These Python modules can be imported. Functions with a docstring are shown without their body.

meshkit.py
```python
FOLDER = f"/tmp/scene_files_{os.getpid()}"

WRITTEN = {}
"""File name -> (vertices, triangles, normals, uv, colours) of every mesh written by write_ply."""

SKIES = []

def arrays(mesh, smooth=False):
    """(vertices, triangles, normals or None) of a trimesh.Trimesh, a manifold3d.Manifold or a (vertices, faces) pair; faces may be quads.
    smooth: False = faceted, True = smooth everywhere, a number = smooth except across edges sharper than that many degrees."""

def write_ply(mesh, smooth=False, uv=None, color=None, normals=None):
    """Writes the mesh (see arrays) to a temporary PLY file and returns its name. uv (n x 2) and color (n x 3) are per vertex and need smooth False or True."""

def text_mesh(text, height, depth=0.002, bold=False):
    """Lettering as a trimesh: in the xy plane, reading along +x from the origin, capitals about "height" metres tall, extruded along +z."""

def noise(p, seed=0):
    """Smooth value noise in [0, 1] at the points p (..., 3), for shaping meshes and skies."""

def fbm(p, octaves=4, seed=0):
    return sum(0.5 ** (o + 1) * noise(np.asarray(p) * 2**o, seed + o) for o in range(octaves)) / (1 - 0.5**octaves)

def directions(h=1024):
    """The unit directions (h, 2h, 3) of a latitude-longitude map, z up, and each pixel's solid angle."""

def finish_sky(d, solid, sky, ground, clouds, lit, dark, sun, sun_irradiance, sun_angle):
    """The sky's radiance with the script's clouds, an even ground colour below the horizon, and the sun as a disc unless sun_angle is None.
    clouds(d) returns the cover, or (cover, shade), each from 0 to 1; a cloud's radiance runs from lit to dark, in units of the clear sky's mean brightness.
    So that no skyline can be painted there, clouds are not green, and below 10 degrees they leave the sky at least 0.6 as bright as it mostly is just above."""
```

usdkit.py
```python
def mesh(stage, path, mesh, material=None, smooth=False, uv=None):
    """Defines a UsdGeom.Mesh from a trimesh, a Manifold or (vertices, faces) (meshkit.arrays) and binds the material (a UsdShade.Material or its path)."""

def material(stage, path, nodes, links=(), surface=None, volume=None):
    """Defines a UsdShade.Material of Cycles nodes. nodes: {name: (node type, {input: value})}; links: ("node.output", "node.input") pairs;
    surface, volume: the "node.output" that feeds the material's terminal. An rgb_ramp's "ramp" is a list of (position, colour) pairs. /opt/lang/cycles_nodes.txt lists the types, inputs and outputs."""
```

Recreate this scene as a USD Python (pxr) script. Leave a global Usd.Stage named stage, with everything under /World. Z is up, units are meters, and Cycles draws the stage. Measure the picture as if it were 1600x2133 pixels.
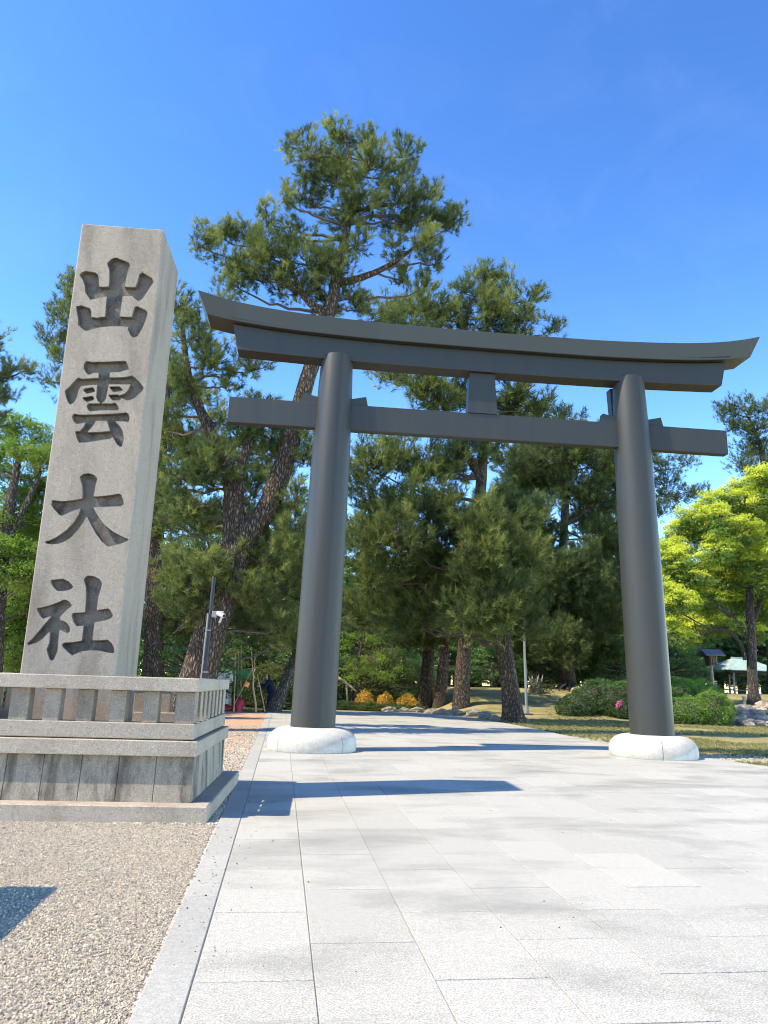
import math
import numpy as np
import trimesh
import shapely
from shapely.geometry import Polygon, box as sbox
from shapely.ops import unary_union
from shapely import affinity
import manifold3d as m3
from manifold3d import Manifold, CrossSection
from pxr import Usd, UsdGeom, UsdLux, UsdShade, Gf, Sdf, Vt
import usdkit, meshkit

stage = Usd.Stage.CreateInMemory()
UsdGeom.SetStageUpAxis(stage, UsdGeom.Tokens.z)
UsdGeom.Xform.Define(stage, '/World')
UsdGeom.Scope.Define(stage, '/World/Looks')

# ------------------------------------------------------------------ camera
FL, YAW, PITCH, ROLL = 1527.96, 0.127897, 0.228703, 0.029470      # photo pixels (1600 wide), radians
PW, PH = 1600.0, 2133.0
CAM = np.array([0, 0, 1.40])
_f = np.array([math.sin(YAW) * math.cos(PITCH), math.cos(YAW) * math.cos(PITCH), math.sin(PITCH)])
_r = np.array([math.cos(YAW), -math.sin(YAW), 0.0])
_u = np.cross(_r, _f)
RIGHT = math.cos(ROLL) * _r + math.sin(ROLL) * _u
UP = -math.sin(ROLL) * _r + math.cos(ROLL) * _u
FWD = _f
cam = UsdGeom.Camera.Define(stage, '/World/camera')
cam.AddTransformOp().Set(Gf.Matrix4d(*RIGHT, 0, *UP, 0, *(-FWD), 0, *CAM, 1))
cam.CreateHorizontalApertureAttr(36.0)
cam.CreateVerticalApertureAttr(48.0)
cam.CreateFocalLengthAttr(36.0 * FL / PW)
cam.CreateClippingRangeAttr(Gf.Vec2f(0.05, 3000))
EXPOSURE = 0.92
cam.CreateExposureAttr(EXPOSURE)

# ------------------------------------------------------------------ sky and sun
SUN = np.array([-5.34, -1.44, 7.2]); SUN = SUN / np.linalg.norm(SUN)
dome = UsdLux.DomeLight.Define(stage, '/World/sky')
dome.CreateIntensityAttr(1.0)
SKY_STRENGTH = 0.112
SKY_GAMMA, SKY_SAT, SKY_VAL, SKY_HUE = 1.47, 1.10, 1.0, 0.502
sky_mat = usdkit.material(stage, '/World/Looks/sky_look', {
    'sky': ('sky_texture', {'sky_type': 'single_scattering', 'sun_disc': False, 'sun_elevation': float(math.asin(SUN[2])),
                            'sun_rotation': float(math.atan2(SUN[0], SUN[1])), 'altitude': 100.0,
                            'air_density': 1.0, 'aerosol_density': 0.1, 'ozone_density': 1.0}),
    'gam': ('gamma', {'gamma': SKY_GAMMA}),
    'tc': ('texture_coordinate', {}), 'mp': ('mapping', {'scale': (2.2, 5.0, 2.2), 'rotation': (0.3, 0.5, 0.7)}),
    'cn': ('noise_texture', {'scale': 1.6, 'detail': 7.0, 'roughness': 0.62, 'distortion': 1.2}),
    'cr': ('map_range', {'from_min': 0.50, 'from_max': 0.85, 'to_min': 0.0, 'to_max': 0.045, 'clamp': True}),
    'cm': ('mix', {'mix_type': 'mix', 'color2': (6.0, 7.0, 8.0)}),
    'hsv': ('hsv', {'hue': SKY_HUE, 'saturation': SKY_SAT, 'value': SKY_VAL}),
    'bg': ('background_shader', {'strength': SKY_STRENGTH})},
    [('sky.color', 'gam.color'), ('gam.color', 'hsv.color'), ('tc.generated', 'mp.vector'), ('mp.vector', 'cn.vector'), ('cn.fac', 'cr.value'), ('cr.result', 'cm.fac'), ('hsv.color', 'cm.color1'), ('cm.color', 'bg.color')], surface='bg.background')
UsdShade.MaterialBindingAPI.Apply(dome.GetPrim()).Bind(sky_mat)
dome.GetPrim().SetCustomDataByKey('kind', 'structure')
dome.GetPrim().SetCustomDataByKey('label', 'clear deep blue sky over the trees')
sun = UsdLux.DistantLight.Define(stage, '/World/sun')
sun.CreateIntensityAttr(1.25); sun.CreateAngleAttr(0.53); sun.CreateColorAttr(Gf.Vec3f(1.0, 0.885, 0.67))
sun.CreateNormalizeAttr(True)
_z = SUN; _x = np.cross([0, 0, 1], _z); _x /= np.linalg.norm(_x); _y = np.cross(_z, _x)
sun.AddTransformOp().Set(Gf.Matrix4d(*_x, 0, *_y, 0, *_z, 0, 0, 0, 40, 1))


# ------------------------------------------------------------------ helpers
def ray(px):
    return FWD + RIGHT * (px[0] - PW / 2) / FL + UP * (PH / 2 - px[1]) / FL


def at(px, y):
    """the point seen at a photo pixel, y metres down the path"""
    d = ray(px)
    return CAM + d * (y / d[1])


def mpp(y):
    return y / FL / 0.97


_used = {}


def path_for(parent, name):
    base = (parent or '/World') + '/' + name
    n = _used.get(base, 0)
    _used[base] = n + 1
    return base if n == 0 else f'{base}_{n:03d}'


def tag(prim, label=None, category=None, group=None, kind=None):
    p = prim.GetPrim() if hasattr(prim, 'GetPrim') else prim
    for k, v in (('label', label), ('category', category), ('group', group), ('kind', kind)):
        if v:
            p.SetCustomDataByKey(k, v)
    return p


def thing(name, label=None, category=None, loc=(0, 0, 0), group=None, kind=None, rz=0.0):
    p = path_for(None, name)
    x = UsdGeom.Xform.Define(stage, p)
    if any(loc) or rz:
        x.AddTranslateOp().Set(Gf.Vec3d(*map(float, loc)))
        if rz:
            x.AddRotateZOp().Set(math.degrees(rz))
    tag(x, label, category, group, kind)
    return p


def part(parent, name, mesh, mat, smooth=False, label=None, kind=None, origin=None):
    p = path_for(parent, name)
    if origin is not None:
        v, f, n = meshkit.arrays(mesh, False)
        mesh = (v - np.asarray(origin), f)
    pr = usdkit.mesh(stage, p, mesh, mat, smooth=smooth)
    tag(pr, label, None, None, kind)
    return p


def single(name, mesh, mat, label, category=None, group=None, kind=None, smooth=False):
    p = path_for(None, name)
    pr = usdkit.mesh(stage, p, mesh, mat, smooth=smooth)
    tag(pr, label, category, group, kind)
    return p


def bx(x0, x1, y0, y1, z0, z1, b=0.0):
    """box, edges chamfered by b"""
    if b <= 0:
        return trimesh.creation.box(bounds=[[x0, y0, z0], [x1, y1, z1]])
    pts = []
    for x, sx in ((x0, 1), (x1, -1)):
        for y, sy in ((y0, 1), (y1, -1)):
            for z, sz in ((z0, 1), (z1, -1)):
                pts += [(x + sx * b, y + sy * b, z), (x + sx * b, y, z + sz * b), (x, y + sy * b, z + sz * b)]
    return trimesh.Trimesh(*_hull(pts), process=False)


def _hull(pts):
    m = Manifold.hull_points(np.asarray(pts, float)).to_mesh()
    return m.vert_properties[:, :3], m.tri_verts


def hull(pts):
    return trimesh.Trimesh(*_hull(pts), process=False)


def cat(ms):
    return trimesh.util.concatenate([m if isinstance(m, trimesh.Trimesh) else trimesh.Trimesh(m[0], m[1], process=False) for m in ms])


def prism_ring(poly, z0, z1, ch):
    """slab from a convex shapely polygon, chamfered top"""
    c = np.array(poly.exterior.coords)[:-1]
    inn = poly.buffer(-ch, join_style=2)
    if inn.is_empty or inn.geom_type != 'Polygon' or len(inn.exterior.coords) != len(poly.exterior.coords):
        return trimesh.creation.extrude_polygon(poly, z1 - z0, engine='earcut').apply_translation([0, 0, z0])
    d = np.array(inn.exterior.coords)[:-1]
    if shapely.LinearRing(c).is_ccw != shapely.LinearRing(d).is_ccw:
        d = d[::-1]
    k = np.argmin(((d - c[0]) ** 2).sum(1)); d = np.roll(d, -k, 0)
    if not shapely.LinearRing(c).is_ccw:
        c, d = c[::-1], d[::-1]
    n = len(c)
    v = np.vstack([np.c_[c, np.full(n, z0)], np.c_[c, np.full(n, z1 - ch)], np.c_[d, np.full(n, z1)]])
    f = []
    for k in range(2):
        for i in range(n):
            j = (i + 1) % n
            a, b_, c_, e = k * n + i, k * n + j, (k + 1) * n + j, (k + 1) * n + i
            f += [(a, b_, c_), (a, c_, e)]
    for i in range(1, n - 1):
        f.append((2 * n, 2 * n + i, 2 * n + i + 1))
    return trimesh.Trimesh(v, np.array(f), process=False)


def tube(pts, rad, sides=8, cap=True, wob=0.0, rng=None):
    """tapered tube through points"""
    P = np.asarray(pts, float); n = len(P)
    R = np.broadcast_to(np.asarray(rad, float), (n,))
    T = np.gradient(P, axis=0); T /= np.linalg.norm(T, axis=1, keepdims=True) + 1e-12
    ref = np.array([0.31, 0.17, 0.05]) if abs(T[0, 2]) > 0.8 else np.array([0.05, 0.1, 1.0])
    V = []
    for i in range(n):
        a = np.cross(T[i], ref); a /= np.linalg.norm(a) + 1e-12
        b = np.cross(T[i], a)
        th = np.linspace(0, 2 * np.pi, sides, endpoint=False)
        rr = R[i] * (1 + (wob * rng.standard_normal(sides) if wob else 0))
        V.append(P[i] + (np.cos(th) * rr)[:, None] * a + (np.sin(th) * rr)[:, None] * b)
    V = np.vstack(V); F = []
    for i in range(n - 1):
        for k in range(sides):
            a, b = i * sides + k, i * sides + (k + 1) % sides
            F += [(a, b, b + sides), (a, b + sides, a + sides)]
    if cap:
        V = np.vstack([V, P[0], P[-1]]); c0, c1 = len(V) - 2, len(V) - 1
        for k in range(sides):
            F += [(c0, (k + 1) % sides, k), (c1, (n - 1) * sides + k, (n - 1) * sides + (k + 1) % sides)]
    return trimesh.Trimesh(V, np.array(F), process=False)


def resample(pts, n):
    P = np.asarray(pts, float)
    d = np.r_[0, np.cumsum(np.linalg.norm(np.diff(P[:, :3], axis=0), axis=1))]
    from scipy.interpolate import PchipInterpolator
    return PchipInterpolator(d, P)(np.linspace(0, d[-1], n))


def lathe(prof, n=48, a0=0.0, a1=2 * math.pi, close=False):
    """surface of revolution about z; with a0..a1 a capped sector"""
    prof = np.asarray(prof, float)
    full = abs(a1 - a0 - 2 * math.pi) < 1e-6
    th = np.linspace(a0, a1, n, endpoint=not full)
    V = np.array([[r * math.cos(t), r * math.sin(t), z] for t in th for r, z in prof]); k = len(prof); F = []
    m = len(th)
    for i in range(m if full else m - 1):
        j = (i + 1) % m
        for a in range(k - 1):
            F += [(i * k + a, j * k + a, j * k + a + 1), (i * k + a, j * k + a + 1, i * k + a + 1)]
    if not full:
        for base, flip in ((0, False), ((m - 1) * k, True)):
            poly = Polygon(prof)
            vv, ff = trimesh.creation.triangulate_polygon(poly, engine='earcut')
            o = len(V); t = th[0] if base == 0 else th[-1]
            V = np.vstack([V, [[r * math.cos(t), r * math.sin(t), z] for r, z in vv]])
            F += [tuple((o + q[::-1]) if flip else (o + q)) for q in ff]
    return trimesh.Trimesh(V, np.array(F), process=False)


# ------------------------------------------------------------------ materials
def L(name):
    return '/World/Looks/' + name


def granite(name, c_dark, c_light, grain=260.0, stain=(0.8, 0.8, 0.8), stain_scale=0.9, stain_amt=0.5, vary=0.12, rough=0.75,
            stretch=(1, 1, 1), bump=0.25, bump_scale=160.0, chisel=0.0, stain_lo=0.45, stain_hi=0.75):
    nodes = {
        'geo': ('geometry', {}),
        'n1': ('noise_texture', {'scale': grain, 'detail': 2.0, 'roughness': 0.6}),
        'r1': ('rgb_ramp', {'ramp': [(0.30, c_dark), (0.48, tuple(0.5 * (a + b) for a, b in zip(c_dark, c_light))), (0.62, c_light)]}),
        'mid': ('noise_texture', {'scale': 24.0, 'detail': 3.0, 'roughness': 0.65}),
        'rmid': ('map_range', {'from_min': 0.3, 'from_max': 0.7, 'to_min': 0.88, 'to_max': 1.1}),
        'mmid': ('mix', {'mix_type': 'multiply', 'fac': 1.0}),
        'map': ('mapping', {'scale': stretch}),
        'n2': ('noise_texture', {'scale': stain_scale, 'detail': 5.0, 'roughness': 0.62, 'distortion': 0.4}),
        'r2': ('map_range', {'from_min': stain_lo, 'from_max': stain_hi, 'to_min': 0.0, 'to_max': stain_amt, 'clamp': True}),
        'm2': ('mix', {'mix_type': 'multiply', 'color2': stain}),
        'oi': ('object_info', {}),
        'rv': ('map_range', {'from_min': 0.0, 'from_max': 1.0, 'to_min': 1 - vary, 'to_max': 1 + vary}),
        'm3': ('mix', {'mix_type': 'multiply', 'fac': 1.0}),
        'nb': ('noise_texture', {'scale': bump_scale, 'detail': 3.0, 'roughness': 0.7}),
        'bump': ('bump', {'strength': bump, 'distance': 0.004}),
        'p': ('principled_bsdf', {'roughness': rough, 'specular_ior_level': 0.35})}
    links = [('geo.position', 'n1.vector'), ('n1.fac', 'r1.fac'), ('geo.position', 'mid.vector'), ('mid.fac', 'rmid.value'),
             ('r1.color', 'mmid.color1'), ('rmid.result', 'mmid.color2'),
             ('geo.position', 'map.vector'), ('map.vector', 'n2.vector'),
             ('n2.fac', 'r2.value'), ('r2.result', 'm2.fac'), ('mmid.color', 'm2.color1'), ('oi.random', 'rv.value'), ('m2.color', 'm3.color1'),
             ('rv.result', 'm3.color2'), ('m3.color', 'p.base_color'), ('geo.position', 'nb.vector'), ('nb.fac', 'bump.height'),
             ('bump.normal', 'p.normal')]
    if chisel:
        nodes['mc'] = ('mapping', {'scale': (3.0, 3.0, 130.0)})
        nodes['nc'] = ('noise_texture', {'scale': 1.0, 'detail': 2.0})
        nodes['ac'] = ('math', {'math_type': 'multiply_add', 'value2': chisel})
        links = [l for l in links if l != ('nb.fac', 'bump.height')]
        links += [('geo.position', 'mc.vector'), ('mc.vector', 'nc.vector'), ('nc.fac', 'ac.value1'), ('nb.fac', 'ac.value3'), ('ac.value', 'bump.height')]
    return usdkit.material(stage, L(name), nodes, links, surface='p.BSDF')


def plain(name, color, rough=0.6, metallic=0.0, var=0.12, scale=6.0, spec=0.4, bump=0.0, bump_scale=60.0, stretch=(1, 1, 1)):
    nodes = {
        'geo': ('geometry', {}), 'map': ('mapping', {'scale': stretch}),
        'n': ('noise_texture', {'scale': scale, 'detail': 5.0, 'roughness': 0.6}),
        'r': ('map_range', {'from_min': 0.3, 'from_max': 0.7, 'to_min': 1 - var, 'to_max': 1 + var}),
        'm': ('mix', {'mix_type': 'multiply', 'fac': 1.0, 'color1': color}),
        'rr': ('map_range', {'from_min': 0.3, 'from_max': 0.7, 'to_min': max(0.02, rough - 0.08), 'to_max': rough + 0.08}),
        'p': ('principled_bsdf', {'metallic': metallic, 'specular_ior_level': spec})}
    links = [('geo.position', 'map.vector'), ('map.vector', 'n.vector'), ('n.fac', 'r.value'), ('r.result', 'm.color2'), ('m.color', 'p.base_color'),
             ('n.fac', 'rr.value'), ('rr.result', 'p.roughness')]
    if bump:
        nodes['nb'] = ('noise_texture', {'scale': bump_scale, 'detail': 4.0, 'roughness': 0.6})
        nodes['bump'] = ('bump', {'strength': bump, 'distance': 0.01})
        links += [('map.vector', 'nb.vector'), ('nb.fac', 'bump.height'), ('bump.normal', 'p.normal')]
    return usdkit.material(stage, L(name), nodes, links, surface='p.BSDF')


def leafy(name, ramp, noise_scale=0.5, trans=0.35, rough=0.5, spec=0.35, wn=0.55, tscale=1.6, tone=0.0):
    """leaves or needles: hue wanders by branch (noise), by shoot (the primvar tone) and by single leaf (random per island)"""
    nodes = {
        'geo': ('geometry', {}),
        'n': ('noise_texture', {'scale': noise_scale, 'detail': 3.0, 'roughness': 0.65}),
        'rn': ('map_range', {'from_min': 0.3, 'from_max': 0.7, 'to_min': 0.0, 'to_max': 1.0, 'clamp': True}),
        'mx': ('mix_float', {'fac': wn}),
        'r': ('rgb_ramp', {'ramp': ramp}),
        'p': ('principled_bsdf', {'roughness': rough, 'specular_ior_level': spec}),
        'tc': ('mix', {'mix_type': 'multiply', 'fac': 1.0, 'color2': (tscale * 1.0, tscale * 1.05, tscale * 0.55)}),
        't': ('translucent_bsdf', {}),
        'mc': ('mix_closure', {'fac': trans})}
    links = [('geo.position', 'n.vector'), ('n.fac', 'rn.value'), ('geo.random_per_island', 'mx.a'), ('rn.result', 'mx.b'),
             ('r.color', 'p.base_color'), ('r.color', 'tc.color1'), ('tc.color', 't.color'), ('p.BSDF', 'mc.closure1'), ('t.BSDF', 'mc.closure2')]
    if tone:
        nodes['at'] = ('attribute', {'attribute': 'tone'})
        nodes['m2'] = ('mix_float', {'fac': tone})
        links += [('mx.result', 'm2.a'), ('at.fac', 'm2.b'), ('m2.result', 'r.fac')]
    else:
        links += [('mx.result', 'r.fac')]
    return usdkit.material(stage, L(name), nodes, links, surface='mc.closure')


def bark(name, c0, c1, scale=15.0, stretch=(1, 1, 0.30)):
    nodes = {
        'geo': ('geometry', {}), 'map': ('mapping', {'scale': stretch}),
        'dn': ('noise_texture', {'scale': 5.0, 'detail': 3.0}),
        'dv': ('vector_math', {'math_type': 'multiply_add', 'vector2': (0.2, 0.2, 0.2)}),
        'v': ('voronoi_texture', {'feature': 'distance_to_edge', 'scale': scale}),
        'r': ('rgb_ramp', {'ramp': [(0.0, tuple(0.25 * a for a in c0)), (0.08, tuple(0.55 * a for a in c0)), (0.2, c0), (0.5, c1)]}),
        'n': ('noise_texture', {'scale': 30.0, 'detail': 4.0, 'roughness': 0.7}),
        'rn': ('map_range', {'from_min': 0.3, 'from_max': 0.7, 'to_min': 0.7, 'to_max': 1.3}),
        'm': ('mix', {'mix_type': 'multiply', 'fac': 1.0}),
        'h': ('math', {'math_type': 'multiply_add', 'value2': 0.25}),
        'cl': ('map_range', {'from_min': 0.0, 'from_max': 0.25, 'to_min': 0.0, 'to_max': 1.0, 'clamp': True}),
        'bump': ('bump', {'strength': 1.0, 'distance': 0.05}),
        'p': ('principled_bsdf', {'roughness': 0.9, 'specular_ior_level': 0.2})}
    links = [('geo.position', 'map.vector'), ('map.vector', 'dn.vector'), ('dn.color', 'dv.vector1'), ('map.vector', 'dv.vector3'),
             ('dv.vector', 'v.vector'), ('v.distance', 'r.fac'), ('map.vector', 'n.vector'), ('n.fac', 'rn.value'),
             ('r.color', 'm.color1'), ('rn.result', 'm.color2'), ('m.color', 'p.base_color'), ('v.distance', 'cl.value'),
             ('n.fac', 'h.value1'), ('cl.result', 'h.value3'), ('h.value', 'bump.height'), ('bump.normal', 'p.normal')]
    return usdkit.material(stage, L(name), nodes, links, surface='p.BSDF')


M = {}
M['slab'] = granite('pale_granite', (0.215, 0.205, 0.179), (0.465, 0.446, 0.392), grain=100.0, stain=(0.64, 0.655, 0.66), stain_scale=0.7, stain_amt=1.0,
                    vary=0.055, rough=0.7, stretch=(0.8, 1.6, 1), stain_lo=0.48, stain_hi=0.68)
M['kerb'] = granite('grey_granite', (0.230, 0.223, 0.200), (0.387, 0.376, 0.338), grain=150.0, stain=(0.75, 0.77, 0.8), stain_scale=0.8, stain_amt=0.6, vary=0.05)
M['shaft'] = granite('weathered_granite', (0.184, 0.155, 0.121), (0.360, 0.304, 0.239), grain=110.0, stain=(0.52, 0.5, 0.5), stain_scale=1.1, stain_amt=0.85,
                     stretch=(2.4, 2.4, 0.55), vary=0.0, chisel=0.8, bump=0.35, bump_scale=120.0, stain_lo=0.46, stain_hi=0.72)
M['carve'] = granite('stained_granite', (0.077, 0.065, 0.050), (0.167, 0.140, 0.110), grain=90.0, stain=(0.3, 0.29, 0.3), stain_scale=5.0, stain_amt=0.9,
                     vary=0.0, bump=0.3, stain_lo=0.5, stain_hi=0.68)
M['rail'] = granite('fence_granite', (0.203, 0.171, 0.133), (0.414, 0.353, 0.281), grain=110.0, stain=(0.6, 0.57, 0.54), stain_scale=1.6, stain_amt=0.7, vary=0.07, bump=0.3)
M['post'] = granite('post_granite', (0.180, 0.151, 0.115), (0.360, 0.304, 0.232), grain=110.0, stain=(0.62, 0.56, 0.46), stain_scale=2.0, stain_amt=0.9, vary=0.12, bump=0.3)
M['panel'] = granite('streaked_granite', (0.176, 0.150, 0.115), (0.347, 0.295, 0.230), grain=110.0, stain=(0.26, 0.255, 0.245), stain_scale=1.7, stain_amt=0.8,
                     stretch=(3.0, 3.0, 0.8), vary=0.09, bump=0.3, stain_lo=0.46, stain_hi=0.62)
M['foot'] = granite('white_granite', (0.297, 0.277, 0.241), (0.558, 0.526, 0.464), grain=130.0, stain=(0.70, 0.66, 0.59), stain_scale=2.6, stain_amt=0.8, vary=0.03)
M['mortar'] = plain('sandy_joint', (0.27, 0.24, 0.195), 0.95, var=0.3, scale=30.0)
M['steel'] = plain('charcoal_steel', (0.029, 0.0295, 0.0255), 0.45, var=0.10, scale=1.2, spec=0.42, stretch=(4, 4, 0.22), bump=0.03, bump_scale=3.0)
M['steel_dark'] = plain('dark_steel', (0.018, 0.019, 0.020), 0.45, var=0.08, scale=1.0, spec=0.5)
M['bark'] = bark('pine_bark', (0.115, 0.085, 0.062), (0.20, 0.155, 0.125))
M['bark_grey'] = bark('grey_bark', (0.12, 0.10, 0.085), (0.22, 0.19, 0.165), scale=18.0, stretch=(1, 1, 0.25))
M['twig'] = plain('twig_bark', (0.065, 0.05, 0.04), 0.9, var=0.25, scale=8.0)
M['needle'] = leafy('pine_needles', [(0.0, (0.020, 0.036, 0.014)), (0.3, (0.067, 0.097, 0.031)), (0.6, (0.225, 0.248, 0.075)), (0.85, (0.478, 0.455, 0.144)), (1.0, (0.696, 0.621, 0.213))],
                    noise_scale=1.1, trans=0.35, rough=0.5, spec=0.25, tone=0.5)
M['needle_dark'] = leafy('dark_pine_needles', [(0.0, (0.022, 0.038, 0.016)), (0.4, (0.077, 0.105, 0.036)), (0.75, (0.210, 0.230, 0.072)), (1.0, (0.476, 0.446, 0.156))],
                         noise_scale=0.9, trans=0.3, rough=0.5, spec=0.25, tone=0.5)
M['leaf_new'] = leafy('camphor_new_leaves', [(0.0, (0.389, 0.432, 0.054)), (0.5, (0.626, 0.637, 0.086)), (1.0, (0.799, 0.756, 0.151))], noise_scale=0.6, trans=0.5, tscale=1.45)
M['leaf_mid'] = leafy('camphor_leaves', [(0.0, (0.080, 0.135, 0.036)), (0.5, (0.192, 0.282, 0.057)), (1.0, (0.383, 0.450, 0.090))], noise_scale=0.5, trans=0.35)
M['leaf_dark'] = leafy('wood_leaves', [(0.0, (0.044, 0.099, 0.037)), (0.5, (0.110, 0.208, 0.058)), (0.85, (0.221, 0.345, 0.079)), (1.0, (0.415, 0.525, 0.133))], noise_scale=0.35, trans=0.35)
M['leaf_olive'] = leafy('olive_leaves', [(0.0, (0.062, 0.078, 0.031)), (0.5, (0.155, 0.178, 0.054)), (1.0, (0.373, 0.358, 0.116))], noise_scale=0.6, trans=0.35)
M['leaf_lime'] = leafy('lime_leaves', [(0.0, (0.09, 0.16, 0.02)), (0.5, (0.18, 0.28, 0.03)), (1.0, (0.34, 0.40, 0.05))], noise_scale=0.9, trans=0.45)
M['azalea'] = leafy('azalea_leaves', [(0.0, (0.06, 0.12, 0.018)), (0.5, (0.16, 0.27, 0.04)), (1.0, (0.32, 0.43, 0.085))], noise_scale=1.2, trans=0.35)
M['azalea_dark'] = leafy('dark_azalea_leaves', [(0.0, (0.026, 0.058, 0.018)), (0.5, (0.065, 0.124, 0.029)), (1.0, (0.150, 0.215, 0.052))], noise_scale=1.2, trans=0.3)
M['pink'] = plain('pink_petals', (0.45, 0.06, 0.22), 0.6, var=0.3)
M['rock'] = plain('grey_brown_rock', (0.20, 0.175, 0.145), 0.9, var=0.35, scale=4.0, bump=0.5, bump_scale=14.0)
M['rock_warm'] = plain('sandy_rock', (0.33, 0.26, 0.19), 0.9, var=0.35, scale=4.0, bump=0.5, bump_scale=14.0)
M['bamboo'] = plain('dry_bamboo', (0.36, 0.27, 0.16), 0.55, var=0.25, scale=12.0, stretch=(3, 3, 0.4))
M['rope'] = plain('straw_rope', (0.42, 0.30, 0.15), 0.9, var=0.2)
M['tarp_green'] = plain('green_tarp', (0.07, 0.24, 0.15), 0.5, var=0.2, scale=3.0)
M['tarp_white'] = plain('white_sheet', (0.72, 0.75, 0.78), 0.5, var=0.08, scale=5.0)
M['red'] = plain('red_cloth', (0.30, 0.02, 0.05), 0.7, var=0.25, scale=9.0)
M['orange'] = plain('orange_petals', (0.80, 0.40, 0.03), 0.6, var=0.1, scale=5.0)
M['orange_rag'] = plain('orange_rag', (0.75, 0.30, 0.12), 0.8, var=0.15)
M['navy'] = plain('navy_workwear', (0.012, 0.017, 0.045), 0.85, var=0.3, scale=9.0, spec=0.2)
M['skin'] = plain('skin', (0.50, 0.30, 0.21), 0.5, var=0.05)
M['hair'] = plain('black_hair', (0.012, 0.010, 0.010), 0.5, var=0.2)
M['black_metal'] = plain('black_paint', (0.018, 0.018, 0.022), 0.4, var=0.1)
M['grey_metal'] = plain('grey_paint', (0.21, 0.215, 0.22), 0.45, var=0.08)
M['lens'] = plain('camera_lens', (0.02, 0.02, 0.025), 0.12, var=0.02)
M['white_plastic'] = plain('white_plastic', (0.42, 0.42, 0.42), 0.45, var=0.05)
M['copper'] = plain('green_copper_roof', (0.27, 0.36, 0.33), 0.6, var=0.25, scale=3.0)
M['wood_dark'] = plain('dark_timber', (0.075, 0.058, 0.045), 0.75, var=0.25, scale=6.0, stretch=(4, 4, 0.6))
M['wood_pale'] = plain('grey_timber', (0.30, 0.26, 0.21), 0.8, var=0.2, scale=6.0)
M['tile_dark'] = plain('dark_roof_sheet', (0.10, 0.105, 0.115), 0.4, var=0.2)
M['needle_litter'] = plain('dark_crumb', (0.035, 0.03, 0.026), 0.9, var=0.4)

# ------------------------------------------------------------------ terrain
PATH_EDGE = [(-0.55, -8), (-0.55, 34.2), (5.9, 37.6), (6.9, 37.4), (8.3, 34.5), (8.75, 30.0), (8.78, 26.0), (8.62, 21.0), (8.72, 18.0), (9.35, 16.1), (9.60, 14.2), (9.9, 11.0), (10.0, 6), (10.0, -8)]
path_poly = Polygon(PATH_EDGE)


def sst(a, b, x):
    t = np.clip((x - a) / (b - a), 0, 1)
    return t * t * (3 - 2 * t)


def height(x, y):
    x = np.asarray(x, float); y = np.asarray(y, float)
    right = sst(7.5, 10.5, x)
    bank = 1.35 * sst(33.0, 44.5, y - 0.12 * (x - 10)) * right
    mound = 0.92 * sst(32.0, 38.0, y) * sst(17.5, 22.0, x)
    mid = 0.55 * sst(40.0, 60.0, y) * (1 - right)
    left = 0.9 * sst(37.0, 52.0, y) * sst(0.5, -3.0, x)
    z = np.maximum(np.maximum(bank, mound), np.maximum(mid, left))
    bump = meshkit.noise(np.stack([x * 0.35, y * 0.35, x * 0], -1), 5) - 0.5
    far = np.clip((np.hypot(x - 4, y - 16) - 14) / 14, 0, 1)
    return z + bump * 0.16 * far * (y > 0) - 0.03


def hgt(x, y):
    return float(height(np.array([x]), np.array([y]))[0])


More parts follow.
